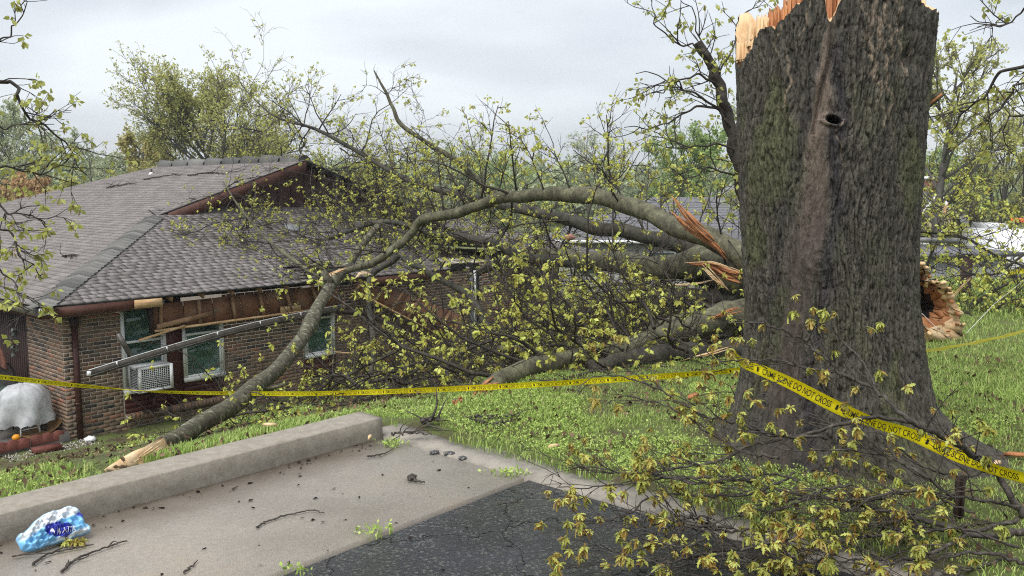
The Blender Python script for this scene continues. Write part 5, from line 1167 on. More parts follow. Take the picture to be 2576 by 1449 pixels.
ob = MB(); ob.lathe([(.001, 0), (.04, .01), (.062, .045), (.062, .075), (.035, .105), (.001, .115)], 12); oo = ob.build('toy_ball', M('orange_plastic', [(.3, (.55, .20, .01)), (.7, (.70, .30, .02))], scale=12, rough=.4), smooth=True); oo.location = tuple(H(-.78, .08, PZ)); tag(oo, 'small orange toy lying under the covered grill', 'toy')
tb = empty('patio_table', H(-.95, 1.25, PZ), RZ, 'round glass patio table cut off by the left edge', 'table')
MB().lathe([(.0, .70), (.5, .70), (.5, .715), (.0, .715)], 30).build('glass_top', M('table_glass', (.10, .14, .13), rough=.08, spec=.6), tb)
MB().tube([(.5 * math.cos(t), .5 * math.sin(t), .705) for t in np.linspace(0, 6.2832, 31)], .014, 6, cap=False).build('rim', MATS['black_rubber'], tb)
for q in range(4): MB().tube([(.4 * math.cos(q * 1.571 + .6), .4 * math.sin(q * 1.571 + .6), 0), (.25 * math.cos(q * 1.571 + .6), .25 * math.sin(q * 1.571 + .6), .7)], .013, 6).build('leg', MATS['black_rubber'], tb)
ch = empty('patio_chair', H(-.42, 1.2, PZ), RZ + .4, 'black metal patio chair with grey sling behind the covered grill', 'chair')
for s in (-1, 1):
    MB().tube(spline(np.array([(s * .25, .22, 0), (s * .25, .1, .4), (s * .25, .05, .62), (s * .25, -.2, .64), (s * .25, -.24, 0)]), 20), .013, 6).build('side_frame', MATS['black_rubber'], ch)
MB().tube(spline(np.array([(-.25, .1, .42), (-.24, .3, .98), (0, .33, 1.02), (.24, .3, .98), (.25, .1, .42)]), 24), .013, 6).build('back_frame', MATS['black_rubber'], ch)
MB().add([(-.24, -.22, .42), (.24, -.22, .42), (.24, .1, .41), (-.24, .1, .41)], [(0, 1, 2, 3)]).build('seat', M('sling_grey', (.10, .10, .095), rough=.8), ch)
MB().add([(-.23, .1, .42), (.23, .1, .42), (.22, .3, .97), (-.22, .3, .97)], [(0, 1, 2, 3)]).build('backrest', MATS['sling_grey'], ch)
um = empty('folded_umbrella', H(-.55, 1.55, PZ), 0, 'closed pink patio umbrella on a white pole at the left edge', 'umbrella')
MB().tube([(0, 0, 0), (0, 0, 1.45)], .02, 8).build('pole', MATS['white_vinyl'], um)
V = []; n = 20
for k, (r, z) in enumerate([(.02, 1.5), (.06, 1.42), (.10, 1.28), (.13, 1.1), (.12, .98)]):
    for i in range(n): t = i * 2 * math.pi / n; f = 1 + .3 * math.sin(t * 4) * k / 4; V.append((r * f * math.cos(t), r * f * math.sin(t), z - .05 * math.sin(t * 4) * (k == 4)))
MB().add(V, [(k * n + i, (k + 1) * n + i, (k + 1) * n + (i + 1) % n, k * n + (i + 1) % n) for k in range(4) for i in range(n)]).build('canopy', M('pink_cloth', [(.3, (.35, .15, .12)), (.7, (.48, .25, .20))], scale=6, rough=.9), um, smooth=True)
wc = empty('hanging_ornament', H(-.06, 2.1, -.72), RZ, 'leafy metal ornament hanging on the dark slatted screen', 'ornament')
for i in range(24): MB().add(leaf_vf(np.array([[0, (i % 3 - 1) * .05, -.10 - .023 * i]]), 1, .09)[0], leaf_vf(np.zeros((1, 3)), 1, .09)[1].tolist()).build('metal_leaf', M('verdigris', [(.3, (.10, .14, .11)), (.7, (.26, .30, .25))], scale=9, rough=.5), wc)
MB().tube([(0, 0, .1), (0, 0, -.65)], .006, 5).build('wire', MATS['black_rubber'], wc)
def crumple(name, loc, size, mat, label, cat, n=14):
    V = []; 
    for k in range(7):
        ph = k / 6 * math.pi
        for i in range(n): t = i * 2 * math.pi / n; r = size * (.75 + .45 * rng.random()); V.append((r * math.sin(ph) * math.cos(t), r * math.sin(ph) * math.sin(t), size * .55 + size * .55 * math.cos(ph) * (.7 + .5 * rng.random())))
    o = MB().add(V, [(k * n + i, k * n + (i + 1) % n, (k + 1) * n + (i + 1) % n, (k + 1) * n + i) for k in range(6) for i in range(n)]).build(name, MATS[mat]); o.location = tuple(loc); return tag(o, label, cat)
crumple('crumpled_paper', H(.22, -.35, -2.62), .10, 'white_vinyl', 'crumpled white paper on the soil at the foot of the downpipe', 'paper')
crumple('torn_plastic', at(1432, 605, 13.2), .09, 'pink_cloth', 'scrap of pink insulation caught among the fallen limbs', 'scrap')
# ------------------------------------------------------------------ blue water bottle wrap by the kerb wall
def wrap():
    cr_ = np.array([(265, 830), (300, 760), (380, 730), (470, 650), (560, 540), (650, 470), (740, 410), (850, 370), (950, 355), (1080, 300), (1190, 268), (1290, 320), (1340, 370), (1400, 440), (1420, 550), (1530, 640), (1535, 710), (1460, 750), (1290, 790), (1170, 870), (1000, 900), (800, 950), (560, 1035), (430, 1040), (350, 1010), (310, 920)], float)
    toD = lambda c: np.array([c[0] / 4.736 / 1.42602, (1760 + c[1] / 4.736) / 1.42602])
    g1_, g2_ = onplane(*toD((430, 1040)), [0, 0, 1], .02), onplane(*toD((1290, 790)), [0, 0, 1], .02); t_ = onplane(*toD((1190, 268)), B_, 4.10)
    nrm = unit(np.cross(g2_ - g1_, t_ - g1_)); nrm = nrm if nrm @ (CAM - g1_) > 0 else -nrm; cpl = nrm @ g1_
    pl = lambda c: onplane(*toD(c), nrm, cpl)
    cen = np.array([850, 660.]); n = 110; m = 34
    # resample outline
    cl = np.concatenate([cr_, cr_[:1]]); sl = np.concatenate([[0], np.cumsum(np.linalg.norm(np.diff(cl, axis=0), axis=1))]); q = np.linspace(0, sl[-1], n, endpoint=False)
    O = np.stack([np.interp(q, sl, cl[:, 0]), np.interp(q, sl, cl[:, 1])], 1)
    def height(c):
        x, y = c[..., 0] / 170, c[..., 1] / 170
        h = 0
        for ax, ay, ph, am in ((.9, .5, .1, .020), (-.4, 1.1, .6, .017), (1.7, -.6, .3, .012), (.5, 1.9, .8, .011), (2.6, 1.4, .2, .007), (-1.8, 2.4, .45, .006)):
            q = ax * x + ay * y + ph + .35 * fbm(x * .8 + ph, y * .8, o=2); h = h + am * np.abs(2 * (q - np.floor(q)) - 1)
        return h - .03
    V = []; Cc = []
    for k in range(m + 1):
        t = k / m
        for i in range(n):
            c = cen + (O[i] - cen) * t; e = math.sqrt(max(0, 1 - t * t)); V.append(pl(c) + nrm * (e ** .6 * (.036 + float(height(c))) + .004)); Cc.append(c)
    Cc = np.array(Cc); x, y = Cc[:, 0], Cc[:, 1]
    bandv = np.sin((y + .5 * x) / 88. + .6) + 2.4 * (fbm(x / 150, y / 150, o=3) - .5)
    wh = np.array([.66, .70, .73]); bl = np.array([.20, .52, .84]); dk = np.array([.035, .05, .42])
    a_ = S5((bandv + .45) * 1.6)[:, None]; col = wh * (1 - a_) + bl * a_
    edge = S5((np.repeat(np.arange(m + 1) / m, n) - .86) * 8)[:, None] * .8; col = col * (1 - edge) + bl * edge
    el = ((x - 960) / 255) ** 2 + ((y - 715) / 125) ** 2 + .5 * (fbm(x / 90, y / 90) - .5); d_ = S5((1.0 - el) * 6)[:, None]; col = col * (1 - d_) + dk * d_
    el = ((x - 1345) / 75) ** 2 + ((y - 440) / 40) ** 2; d_ = S5((1.1 - el) * 6)[:, None]; col = col * (1 - d_) + dk * d_
    
    V = np.array(V); Vb = V[-n:] - nrm * .03; nb = len(V)
    F = [(k * n + i, k * n + (i + 1) % n, (k + 1) * n + (i + 1) % n, (k + 1) * n + i) for k in range(m) for i in range(n)]
    root = empty('bottle_wrap', g1_, 0, 'crumpled blue and white plastic water bottle wrap against the kerb wall', 'plastic wrap'); o = np.array(root.location)
    V2 = np.concatenate([V, V[-n:] - nrm * .012, [pl(cen) - nrm * .02]]); F += [(m * n + i, m * n + (i + 1) % n, nb + (i + 1) % n, nb + i) for i in range(n)]; F3 = [(nb + i, nb + (i + 1) % n, nb + n) for i in range(n)]
    col = np.concatenate([col, np.tile(wh, (n + 1, 1))])
    M('wrap_film', 'attr', scale=2, rough=.22, spec=.5, trans=0)
    bulk('film', V2 - o, [np.array(F), np.array(F3)], MATS['wrap_film'], root, smooth=False, col=col)
    tv, tf = text_mesh('WATER'); w = tv[:, 0].max() - tv[:, 0].min(); h = tv[:, 1].max()
    c = np.stack([905 + (tv[:, 0] - tv[:, 0].min()) / w * 330, 800 - tv[:, 1] / h * 95 - (tv[:, 0] - tv[:, 0].min()) / w * 50], 1)
    def lift_(c):
        rel = c - cen; an = np.arctan2(O[:, 1] - cen[1], O[:, 0] - cen[0]); ro = np.hypot(O[:, 0] - cen[0], O[:, 1] - cen[1]); od = np.argsort(an); rr_ = np.interp(np.arctan2(rel[:, 1], rel[:, 0]), an[od], ro[od], period=2 * math.pi); t = np.clip(np.hypot(*rel.T) / rr_, 0, .99)
        return np.array([pl(q_) for q_ in c]) + nrm * ((np.sqrt(1 - t * t) ** .6 * (.036 + height(c)) + .012)[:, None])
    MB().add(lift_(c) - o, tf).build('lettering', MATS['white_vinyl'], root)
    dv = np.array([(835 + 42 * math.sin(t) * (1 - .35 * math.cos(t)) * .9, 755 - 55 * math.cos(t)) for t in np.linspace(0, 2 * math.pi, 14, endpoint=False)])
    MB().add(lift_(dv) - o, [tuple(range(14))]).build('drop_mark', MATS['white_vinyl'], root)
wrap()
# ------------------------------------------------------------------ twigs, chips and weeds on the slab and lawn
def twig(pts, r, label, name='twig', side=(), cat='twig', group='twigs dropped on the drive', h=.012):
    P = [onplane(x, y, [0, 0, 1], h + r) for x, y in pts]; root = empty(name, P[0], 0, label, cat, group); o = P[0]
    n = 6 * len(P); Q = spline(np.array(P), n) + rng.normal(size=(n, 3)) * np.array([.003, .003, .001])
    MB().tube(Q - o, np.linspace(r, r * .45, n), 6, wob=.08).build('stem', MATS['fore_bark'], root, smooth=True)
    for s in side:
        S_ = np.array([onplane(x, y, [0, 0, 1], h + r * (1 + k)) for k, (x, y) in enumerate(s)]); MB().tube(spline(S_, 8) - o, np.linspace(r * .7, r * .3, 8), 5, wob=.08).build('side_shoot', MATS['fore_bark'], root, smooth=True)
    return root
twig([(645, 1327), (665, 1314), (700, 1301), (745, 1290), (783, 1283), (800, 1286), (815, 1291)], .005, 'curved bare twig in the middle of the concrete slab')
twig([(155, 1437), (175, 1417), (200, 1402), (240, 1386), (275, 1374), (300, 1365), (322, 1360)], .006, 'longest bare twig on the slab right of the blue wrap', side=(((190, 1408), (212, 1403), (224, 1396)), ((272, 1376), (285, 1362), (296, 1364)), ((170, 1425), (172, 1408))))
twig([(82, 1420), (105, 1402), (130, 1390), (180, 1380), (235, 1368)], .006, 'dark twig lying just under the blue wrap', side=(((130, 1390), (165, 1376), (215, 1378)), ((30, 1400), (70, 1393), (120, 1392))))
twig([(466, 1440), (480, 1425), (498, 1409)], .005, 'short thick twig near the bottom edge of the slab')
twig([(924, 1148), (950, 1144), (972, 1138), (989, 1127)], .006, 'forked twig near the right tip of the kerb wall', side=(((950, 1144), (960, 1148)),))
twig([(1250, 1268), (1285, 1264), (1320, 1262)], .004, 'thin straight twig on the wet asphalt')
twig([(584, 1230), (592, 1226), (600, 1222)], .004, 'tiny twig fragment on the slab beyond the curved twig')
crumple('bark_chunk', onplane(1036, 1206, [0, 0, 1], .004), .028, 'fore_bark', 'dark bark chunk alone on the upper slab', 'bark')
twig([(1029, 1207), (1040, 1204), (1050, 1210), (1066, 1212)], .010, 'stubby dark bark stick alone on the far part of the slab', name='bark_stick', cat='stick')
def grass_twig(pts, label, r=.01, sides=()):
    P = np.array([ground_at(x, y) + [0, 0, .04 + r] for x, y in pts]); root = empty('dead_branch', P[0], 0, label, 'branch', 'dead branches on the lawn'); Q = spline(P, 24) + rng.normal(size=(24, 3)) * .006
    MB().tube(Q - P[0], np.linspace(r, r * .4, 24), 6, wob=.06).build('stem', MATS['fore_bark'], root, smooth=True)
    for k in range(6):
        i = R.randint(3, 20); d = unit(Q[i + 1] - Q[i]); T = walk(Q[i], d + perp(d) * [1, 1, .5], R.uniform(.1, .35), 5, .2); T[:, 2] = np.maximum(T[:, 2], gz(T[:, 0], T[:, 1]) + .03)
        MB().tube(T - P[0], np.linspace(r * .5, .002, 5), 5).build('side_shoot', MATS['fore_bark'], root, smooth=True)
grass_twig([(1185, 1068), (1210, 1062), (1250, 1066), (1310, 1060)], 'dark forked dead branch on the grass right of the mossy log')
grass_twig([(1195, 1075), (1215, 1083), (1260, 1082), (1300, 1074)], 'lower dead branch on the grass right of the mossy log', .012)
grass_twig([(1060, 1080), (1085, 1078), (1105, 1075)], 'thick brown dead piece on the grass below the mossy log', .022)
grass_twig([(985, 1110), (1010, 1106), (1050, 1108), (1085, 1112)], 'pile of thin dead sticks on the kerb strip at the wall tip', .008)
def chip(x, y, l, w, mat, label, Y=None):
    p = ground_at(x, y) + [0, 0, .05]; V = np.array([(-l, -w * .3, 0), (-l * .3, -w, .01), (l, -w * .2, .015), (l * .6, w * .7, .02), (-l * .5, w, .012)]); V = np.concatenate([V, V - [0, 0, .02]])
    o = MB().add(V, [(0, 1, 2, 3, 4), (9, 8, 7, 6, 5)] + [(i, i + 5, (i + 1) % 5 + 5, (i + 1) % 5) for i in range(5)]).build('wood_chip', MATS[mat]); o.location = tuple(p); o.rotation_euler = (R.uniform(-.2, .2), R.uniform(-.2, .2), R.uniform(-.6, .6)); tag(o, label, 'wood chip', 'wood chips thrown on the grass')
chip(1393, 1143, .04, .01, 'fresh_wood', 'pale wood chip on the grass near the kerb strip')
chip(1742, 1012, .05, .03, 'red_wood', 'reddish wood chip on the grass left of the big trunk')
chip(2560, 1165, .08, .015, 'red_wood', 'red brown splinter on the grass at the right edge')
chip(2500, 1188, .04, .02, 'fresh_wood', 'small pale chip near the rusty post')
chip(680, 1085, .06, .025, 'fresh_wood', 'pale split chunk under the leaning limb')
chip(930, 1120, .014, .008, 'fresh_wood', 'tiny pale chip beside the tip of the kerb wall')
for k, (x, y, lab) in enumerate(((1090, 1136, 'black tar scrap on the kerb strip nearest the wall tip'), (1128, 1138, 'larger black tar scrap on the kerb strip'), (1160, 1150, 'black tar scrap farthest along the kerb strip'))):
    p = onplane(x, y, [0, 0, 1], .020); q = rng.uniform(.3, 1, 9) * .028; V = [(q[i] * 1.9 * math.cos(i * .7), q[i] * math.sin(i * .7), .003) for i in range(9)]; V += [(a_, b_, -.012) for a_, b_, _ in V]
    o = MB().add(V, [tuple(range(9))] + [(i, i + 9, (i + 1) % 9 + 9, (i + 1) % 9) for i in range(9)]).build('tar_scrap', ASPH); o.location = tuple(p); tag(o, lab, 'tar scrap', 'tar scraps on the kerb strip')
# rusty sign post stump
ps = empty('metal_post', onplane(2406, 1318, [0, 0, 1], 0), .3, 'short rusty channel post standing in front of the big trunk roots', 'post')
M('rust', [(.3, (.018, .012, .010)), (.7, (.05, .03, .022))], scale=14, rough=.7)
MB().box((-.016, -.004, -.05), (.016, .004, .235)).build('web', MATS['rust'], ps)
for s in (-1, 1): MB().box((s * .018 - .003, -.018, -.05), (s * .018 + .003, .006, .235)).build('flange', MATS['rust'], ps)
for z in (.05, .11, .17, .215): MB().lathe([(.0, -.0), (.005, 0)], 8, (0, -.0055, z)).build('bolt_hole', MATS['rot_dark'], ps)
# crumbs swept over slab and asphalt
cs = MB()
for _ in range(300):
    u, s = rng.uniform(-1.5, 3.5), (rng.uniform(2.0, 4.22) if rng.random() < .55 else 4.22 - abs(rng.normal() * .08)); p = us(u, s, .009 if s > 3 else .003); e = rng.uniform(.002, .008)
    cs.add(p + rng.normal(size=(5, 3)) * e * [1.3, 1.3, .4] + [0, 0, e * .5], [(0, 1, 2), (0, 2, 3), (0, 3, 4), (1, 3, 2), (1, 4, 3), (0, 4, 1)])
tag(cs.build('bark_crumbs', MATS['rot_dark']), 'dark bark crumbs scattered over the slab', 'debris', kind='stuff')
gv = MB()
for _ in range(420):
    p = H(rng.uniform(-1.1, .25), rng.uniform(-.65, -.22), -2.60); e = rng.uniform(.008, .022); gv.add(p + rng.normal(size=(5, 3)) * e, [(0, 1, 2), (0, 2, 3), (0, 3, 4), (1, 3, 2), (1, 4, 3), (0, 4, 1)])
tag(gv.build('white_gravel', M('pale_stone', [(0, (.25, .23, .20)), (1, (.50, .47, .43))], src='island', scale=9, rough=.8)), 'pale gravel along the patio border', 'gravel', kind='stuff')

# storm twigs lying on the left roof slope
for pts, lab in (([(5.9, 9.4), (6.1, 8.8), (6.3, 8.3), (6.25, 7.8)], 'dark twig lying on the roof just below the ridge caps'), ([(5.2, 10.2), (5.5, 9.6), (5.6, 9.0)], 'second dark twig on the roof near the small vent pipe'), ([(6.2, 7.2), (6.4, 6.4), (6.3, 5.6), (6.5, 5.0)], 'longest dark twig on the roof near the gable'), ([(2.4, 9.3), (2.5, 9.0), (2.7, 8.9)], 'short twig in the middle of the left roof slope'), ([(1.1, 2.6), (1.2, 2.4), (1.15, 2.2)], 'tiny twig low on the roof beside the hip')):
    P = np.array([H(x, y, zb(x) + .05) for x, y in pts]); root = empty('roof_twig', P[0], 0, lab, 'twig', 'twigs lying on the roof'); Q = spline(P, 18) + rng.normal(size=(18, 3)) * [.03, .03, .006]
    MB().tube(Q - P[0], np.linspace(.022, .008, 18), 6, wob=.08).build('stem', MATS['twig_bark'], root, smooth=True)
    for k in range(5):
        i = R.randint(2, 15); d = unit(Q[i + 1] - Q[i]); T = walk(Q[i], d + perp(d) * [1, 1, .3], R.uniform(.15, .5), 5, .2, .02); MB().tube(T - P[0], np.linspace(.010, .004, 5), 5).build('side_shoot', MATS['twig_bark'], root, smooth=True)
# ------------------------------------------------------------------ grass and weeds
M('grass_blade', [(0, (.18, .27, .058)), (.5, (.28, .395, .095)), (.85, (.37, .47, .135)), (1, (.50, .48, .21))], src='island', scale=20, rough=.6, trans=.3)
M('weed_leaf', [(0, (.26, .37, .085)), (.5, (.39, .51, .13)), (1, (.50, .60, .19))], src='island', scale=20, rough=.55, trans=.3)
M('dead_leaf', [(0, (.05, .032, .02)), (.5, (.10, .065, .035)), (1, (.17, .12, .07))], src='island', scale=20, rough=.85)
def keep_mask(P, thr=.42, sc=1.3):
    return fbm(P[:, 0] * sc, P[:, 1] * sc, o=3) > thr
def scatter(n, u, s, thr=.35, sc=1.2):
    a, b = rng.uniform(*u, n), rng.uniform(*s, n); P = A_[None] * a[:, None] + B_[None] * b[:, None]; P = P[keep_mask(P, thr, sc)]; P[:, 2] = gz(P[:, 0], P[:, 1]) + .015
    d = np.hypot(P[:, 0] - 1.95, P[:, 1] - STY); P = P[d > .62 + .25 * rng.random(len(P))]
    return P
def blades(P, h, w, lean=.5):
    n = len(P); a = rng.uniform(0, 6.283, n); hh = h * rng.uniform(.45, 1.35, n); d = np.stack([np.cos(a), np.sin(a), np.zeros(n)], 1); sd_ = np.stack([-np.sin(a), np.cos(a), np.zeros(n)], 1)
    b0 = P - [0, 0, .03]; mid = P + d * (hh * lean * .35)[:, None]; mid[:, 2] += hh * .6; tip = P + d * (hh * lean * rng.uniform(.6, 1.5, n))[:, None]; tip[:, 2] += hh
    ww = (w * rng.uniform(.6, 1.3, n))[:, None]
    V = np.stack([b0 - sd_ * ww, b0 + sd_ * ww, mid + sd_ * ww * .8, mid - sd_ * ww * .8, tip], 1).reshape(-1, 3); k = (np.arange(n) * 5)[:, None]
    return V, k + np.array([[0, 1, 2, 3]]), k + np.array([[3, 2, 4]])
def grass(name, parts, mat='grass_blade'):
    Vs, Q, T, n = [], [], [], 0
    for P, h, w, l in parts:
        V, q, t = blades(P, h, w, l); Vs.append(V); Q.append(q + n); T.append(t + n); n += len(V)
    tag(bulk(name, np.concatenate(Vs), [np.concatenate(Q), np.concatenate(T)], MATS[mat]), kind='stuff')
grass('grass', [
 (scatter(130000, (3.86, 9.0), (.3, 5.6), .16), .022, .0022, .9), (scatter(26000, (4.4, 8.5), (3.2, 6.0), .50, .8), .045, .0035, .7),
 (scatter(110000, (6.0, 12.5), (-3.5, 3.6), .26), .042, .0026, .8), (scatter(9000, (6.0, 13.0), (-3.0, 4.5), .55, .7), .09, .004, .7),
 (scatter(30000, (12.0, 20.0), (-4.0, 6.0), .3), .10, .006, .8), (scatter(50000, (-3.5, 6.5), (4.55, 10.5), .53, .8), .03, .004, .8), (scatter(16000, (.4, 4.0), (4.52, 6.0), .48), .03, .0035, .7),
 (scatter(26000, (1.5, 9.0), (10.0, 14.7), .50, .7), .07, .006, .8), (scatter(2500, (3.7, 3.95), (-1, 4.4), .3), .035, .003, .9)])
def weeds(name, parts):
    Vs, Fs, n = [], [], 0
    for P, k, s in parts:
        P = P.copy(); P[:, 2] += rng.uniform(.0, .045, len(P)); V, F = leaf_vf(P, k, s, droop=-.25, spread=.8, width=.36); Vs.append(V); Fs.append(F + n); n += len(V)
    tag(bulk(name, np.concatenate(Vs), np.concatenate(Fs), MATS['weed_leaf']), kind='stuff')
weeds('ground_cover', [(scatter(22000, (3.9, 7.6), (1.2, 5.0), .46, .9), 4, .015), (scatter(5000, (4.5, 11.0), (-3, 3.2), .55, .8), 4, .015), (scatter(6000, (-2.5, 6.0), (4.6, 9.5), .52, .9), 4, .018)])
P = np.concatenate([scatter(2600, (3.9, 9), (-.5, 6), .3), scatter(3000, (0, 10), (5, 14.6), .2)]); V, F = leaf_vf(P + [0, 0, .02], 2, .045, droop=.0, spread=1, width=.3)
tag(bulk('fallen_leaves', V, F, MATS['dead_leaf']), kind='stuff')
# leaf litter and twigs under the heap
lt = []
P = np.concatenate([scatter(1500, (6.5, 17), (5.5, 14.7), .25), scatter(500, (4.6, 8), (4.2, 7.0), .4)])
for p in P: 
    a = rng.uniform(0, 6.28); l = rng.uniform(.1, .45); d = np.array([math.cos(a), math.sin(a), rng.uniform(-.1, .35)]); q = np.array([p, p + d * l * .5 + rng.normal(size=3) * .03, p + d * l]); q[:, 2] = np.maximum(q[:, 2], gz(q[:, 0], q[:, 1]) + .01); lt.append((q, np.array([.007, .006, .003]) * rng.uniform(.5, 1.4)))
tag(many_tubes('storm_litter', lt, 4, MATS['twig_bark']), kind='stuff')
def tuft(x, y, n, label, h=.03, mat='weed_leaf'):
    c = onplane(x, y, [0, 0, 1], .01); P = c + rng.normal(size=(n, 3)) * [.05, .03, 0]; V, q, t = blades(P, h, .003, .9); V2, F2 = leaf_vf(P + [0, 0, .02], 3, .022, droop=-.3, spread=.8)
    o = bulk('weed_tuft', np.concatenate([V, V2]), [q, np.concatenate([t, F2 + len(V)])], MATS[mat]); tag(o, label, 'weeds', 'weed tufts in the drive joints', 'stuff')
tuft(935, 1345, 12, 'weed tuft in the joint between slab and asphalt'); tuft(970, 1332, 7, 'smaller weed tuft in the joint just beyond the first'); tuft(730, 1443, 9, 'weed tuft in the joint at the bottom edge'); tuft(1283, 1197, 26, 'weed tuft at the far corner of the slab'); tuft(985, 1120, 30, 'weed tuft at the foot of the kerb wall tip')
lv = empty('dropped_leaf_spray', onplane(1992, 1440, [0, 0, 1], .01), 0, 'fresh green oak leaf spray dropped on the asphalt at the bottom', 'leaves')
for k in range(4): put_cluster(np.array(lv.location) + [rng.normal() * .04, rng.normal() * .03, .02], lv, np.array(lv.location), 1.2)
lv2 = empty('dropped_leaf_spray', onplane(150, 1372, [0, 0, 1], .01), 0, 'green leaf spray tucked under the blue wrap', 'leaves')
for k in range(5): put_cluster(np.array(lv2.location) + [rng.normal() * .07, rng.normal() * .03, .02], lv2, np.array(lv2.location), .8)
# ------------------------------------------------------------------ background trees
bark_mat('far_bark', False, [(.3, (.075, .068, .06)), (.7, (.15, .14, .125))], vs=4, bstr=.4, bd=.02, zst=.5, fine=14)
M('yellow_leaf', [(0, (.34, .34, .10)), (.5, (.45, .46, .15)), (1, (.55, .56, .22))], src='island', scale=6, rough=.6, trans=.4)
M('olive_leaf', [(0, (.30, .265, .10)), (.5, (.40, .36, .14)), (1, (.48, .45, .20))], src='island', scale=6, rough=.6, trans=.4)
M('grey_leaf', [(0, (.30, .335, .20)), (.5, (.40, .44, .27)), (1, (.48, .52, .34))], src='island', scale=6, rough=.6, trans=.4)
M('green_leaf', [(0, (.18, .27, .08)), (.5, (.27, .37, .12)), (1, (.36, .46, .17))], src='island', scale=6, rough=.6, trans=.4)
M('rust_leaf', [(0, (.36, .22, .11)), (.5, (.46, .30, .15)), (1, (.50, .38, .20))], src='island', scale=6, rough=.6, trans=.4)
M('dark_leaf', [(0, (.025, .055, .018)), (.5, (.045, .085, .028)), (1, (.07, .12, .04))], src='island', scale=6, rough=.6, trans=.25)
def tree(x, ybase, ytop, Y, wpx, leaf, label, dens=1., stems=1, lsize=.16, sparse=1., up=.55, group='trees beyond the houses', nprim=14, low=.25, bark='far_bark', k=4):
    b = at(x, ybase, Y); b[2] = gz(b[0], b[1]) - .1; t = at(x, ytop, Y)[2]; Ht = t - b[2]; Wd = wpx / FPX * Y
    root = empty('tree', b, 0, label, 'tree', group); lines = []; tips = []
    for st in range(stems):
        off = np.array([rng.normal() * .3 * (stems > 1), rng.normal() * .3 * (stems > 1), 0]); lean = rng.normal(size=2) * (.30 if stems > 1 else .05)
        T = walk((off[0], off[1], 0), (lean[0], lean[1], 1), Ht * (.72 if stems == 1 else rng.uniform(.65, .85)), 10, .05, .02); r0 = Ht * (.022 if stems == 1 else .014); lines.append((T, np.linspace(r0, r0 * .15, 10)))
        for j in range(nprim // (1 if stems == 1 else 2)):
            f = low + (1 - low) * (j + rng.random()) / (nprim // (1 if stems == 1 else 2)); i = min(int(f * 9), 8); p = T[i] + (T[i + 1] - T[i]) * (f * 9 - i) if f < 1 else T[-1]
            a = rng.uniform(0, 6.283); prof = math.sin(math.pi * min(1, (f - low + .12) / (1 - low + .25))) ** .7; L = max(.45 * Wd * .5, Wd * .5 * prof) * rng.uniform(.8, 1.15)
            Lz = min(L * 1.2, max(.2 * Ht, (Ht * (1.02 - .1 * rng.random()) - p[2]) / max(.35, math.sin(math.atan(up + .5 * f + .25))))); P = walk(p, (math.cos(a), math.sin(a), up + .5 * f), Lz, 7, .09, .04); lines.append((P, np.linspace(r0 * .38 * (1.1 - f * .7), .012, 7)))
            for m in range(int(7 * dens)):
                g = rng.uniform(.25, 1); ii = min(int(g * 6), 5); q = P[ii] + (P[ii + 1] - P[ii]) * (g * 6 - ii); d = unit(P[ii + 1] - P[ii]); S_ = walk(q, d * .8 + perp(d) * .8 + [0, 0, .3], L * .42 * rng.uniform(.5, 1.2), 5, .15, .05); lines.append((S_, np.linspace(.018, .006, 5)))
                for e in range(5):
                    g2 = rng.uniform(.2, 1); i3 = min(int(g2 * 4), 3); q3 = S_[i3] + (S_[i3 + 1] - S_[i3]) * (g2 * 4 - i3); d3 = unit(S_[i3 + 1] - S_[i3]); X = walk(q3, d3 + perp(d3) * .8, L * .16 * rng.uniform(.5, 1.4), 3, .15, .04); lines.append((X, np.array([.008, .006, .004])))
                    if rng.random() < sparse: tips.append(X[-1]); tips.append(X[1])
                if rng.random() < sparse: tips.append(S_[-1])
    many_tubes('trunk', lines, 4 if Y > 20 else 6, MATS[bark], root); tips = np.array(tips)
    V, F = leaf_vf(tips, k, lsize, droop=.1, spread=1., width=.32); tag(bulk('crown', V, F, MATS[leaf], root), kind='stuff')
    return root
tree(555, 480, 150, 42, 400, 'yellow_leaf', 'largest rounded yellow green tree rising behind the roof ridge', dens=3.0, nprim=46, lsize=.13, low=.12, up=.75, k=3)
tree(385, 480, 250, 46, 170, 'olive_leaf', 'olive brown tree left of the largest rounded tree', dens=1.7, nprim=18, lsize=.17, low=.15, up=.8)
tree(690, 470, 300, 50, 220, 'yellow_leaf', 'low yellow green tree right of the largest rounded tree', dens=1.5, nprim=16, lsize=.17, low=.1)
tree(265, 490, 282, 52, 170, 'grey_leaf', 'thin grey green tree with bare upright stems behind the far roof corner', dens=1.2, stems=4, lsize=.15, sparse=.7, up=.8)
tree(190, 480, 300, 56, 150, 'grey_leaf', 'second thin grey green tree left of the bare stemmed one', dens=1.2, stems=3, lsize=.15, sparse=.7)
tree(60, 470, 225, 60, 220, 'grey_leaf', 'tall pale green tree at the far left behind hanging twigs', dens=1.8, nprim=22, lsize=.2, up=.8)
tree(45, 520, 400, 36, 190, 'rust_leaf', 'rust brown budding tree at the left edge above the roof', dens=1.6, nprim=18, lsize=.16, low=.1)
tree(140, 540, 420, 40, 170, 'yellow_leaf', 'short yellow green tree beside the rust brown one', dens=1.5, nprim=16, lsize=.16, low=.05)
tree(8, 560, 480, 32, 90, 'dark_leaf', 'dark evergreen bush at the left edge above the roof', dens=2.2, nprim=18, lsize=.14, low=.02)
tree(1505, 500, 310, 75, 190, 'grey_leaf', 'far bare grey tree standing on the horizon left of the broken spar', dens=1.5, nprim=18, lsize=.16, sparse=.5, up=.8)
tree(1740, 560, 300, 46, 260, 'green_leaf', 'fresh green tree just left of the big trunk behind the grey roof', dens=1.8, nprim=22, lsize=.17, low=.15)
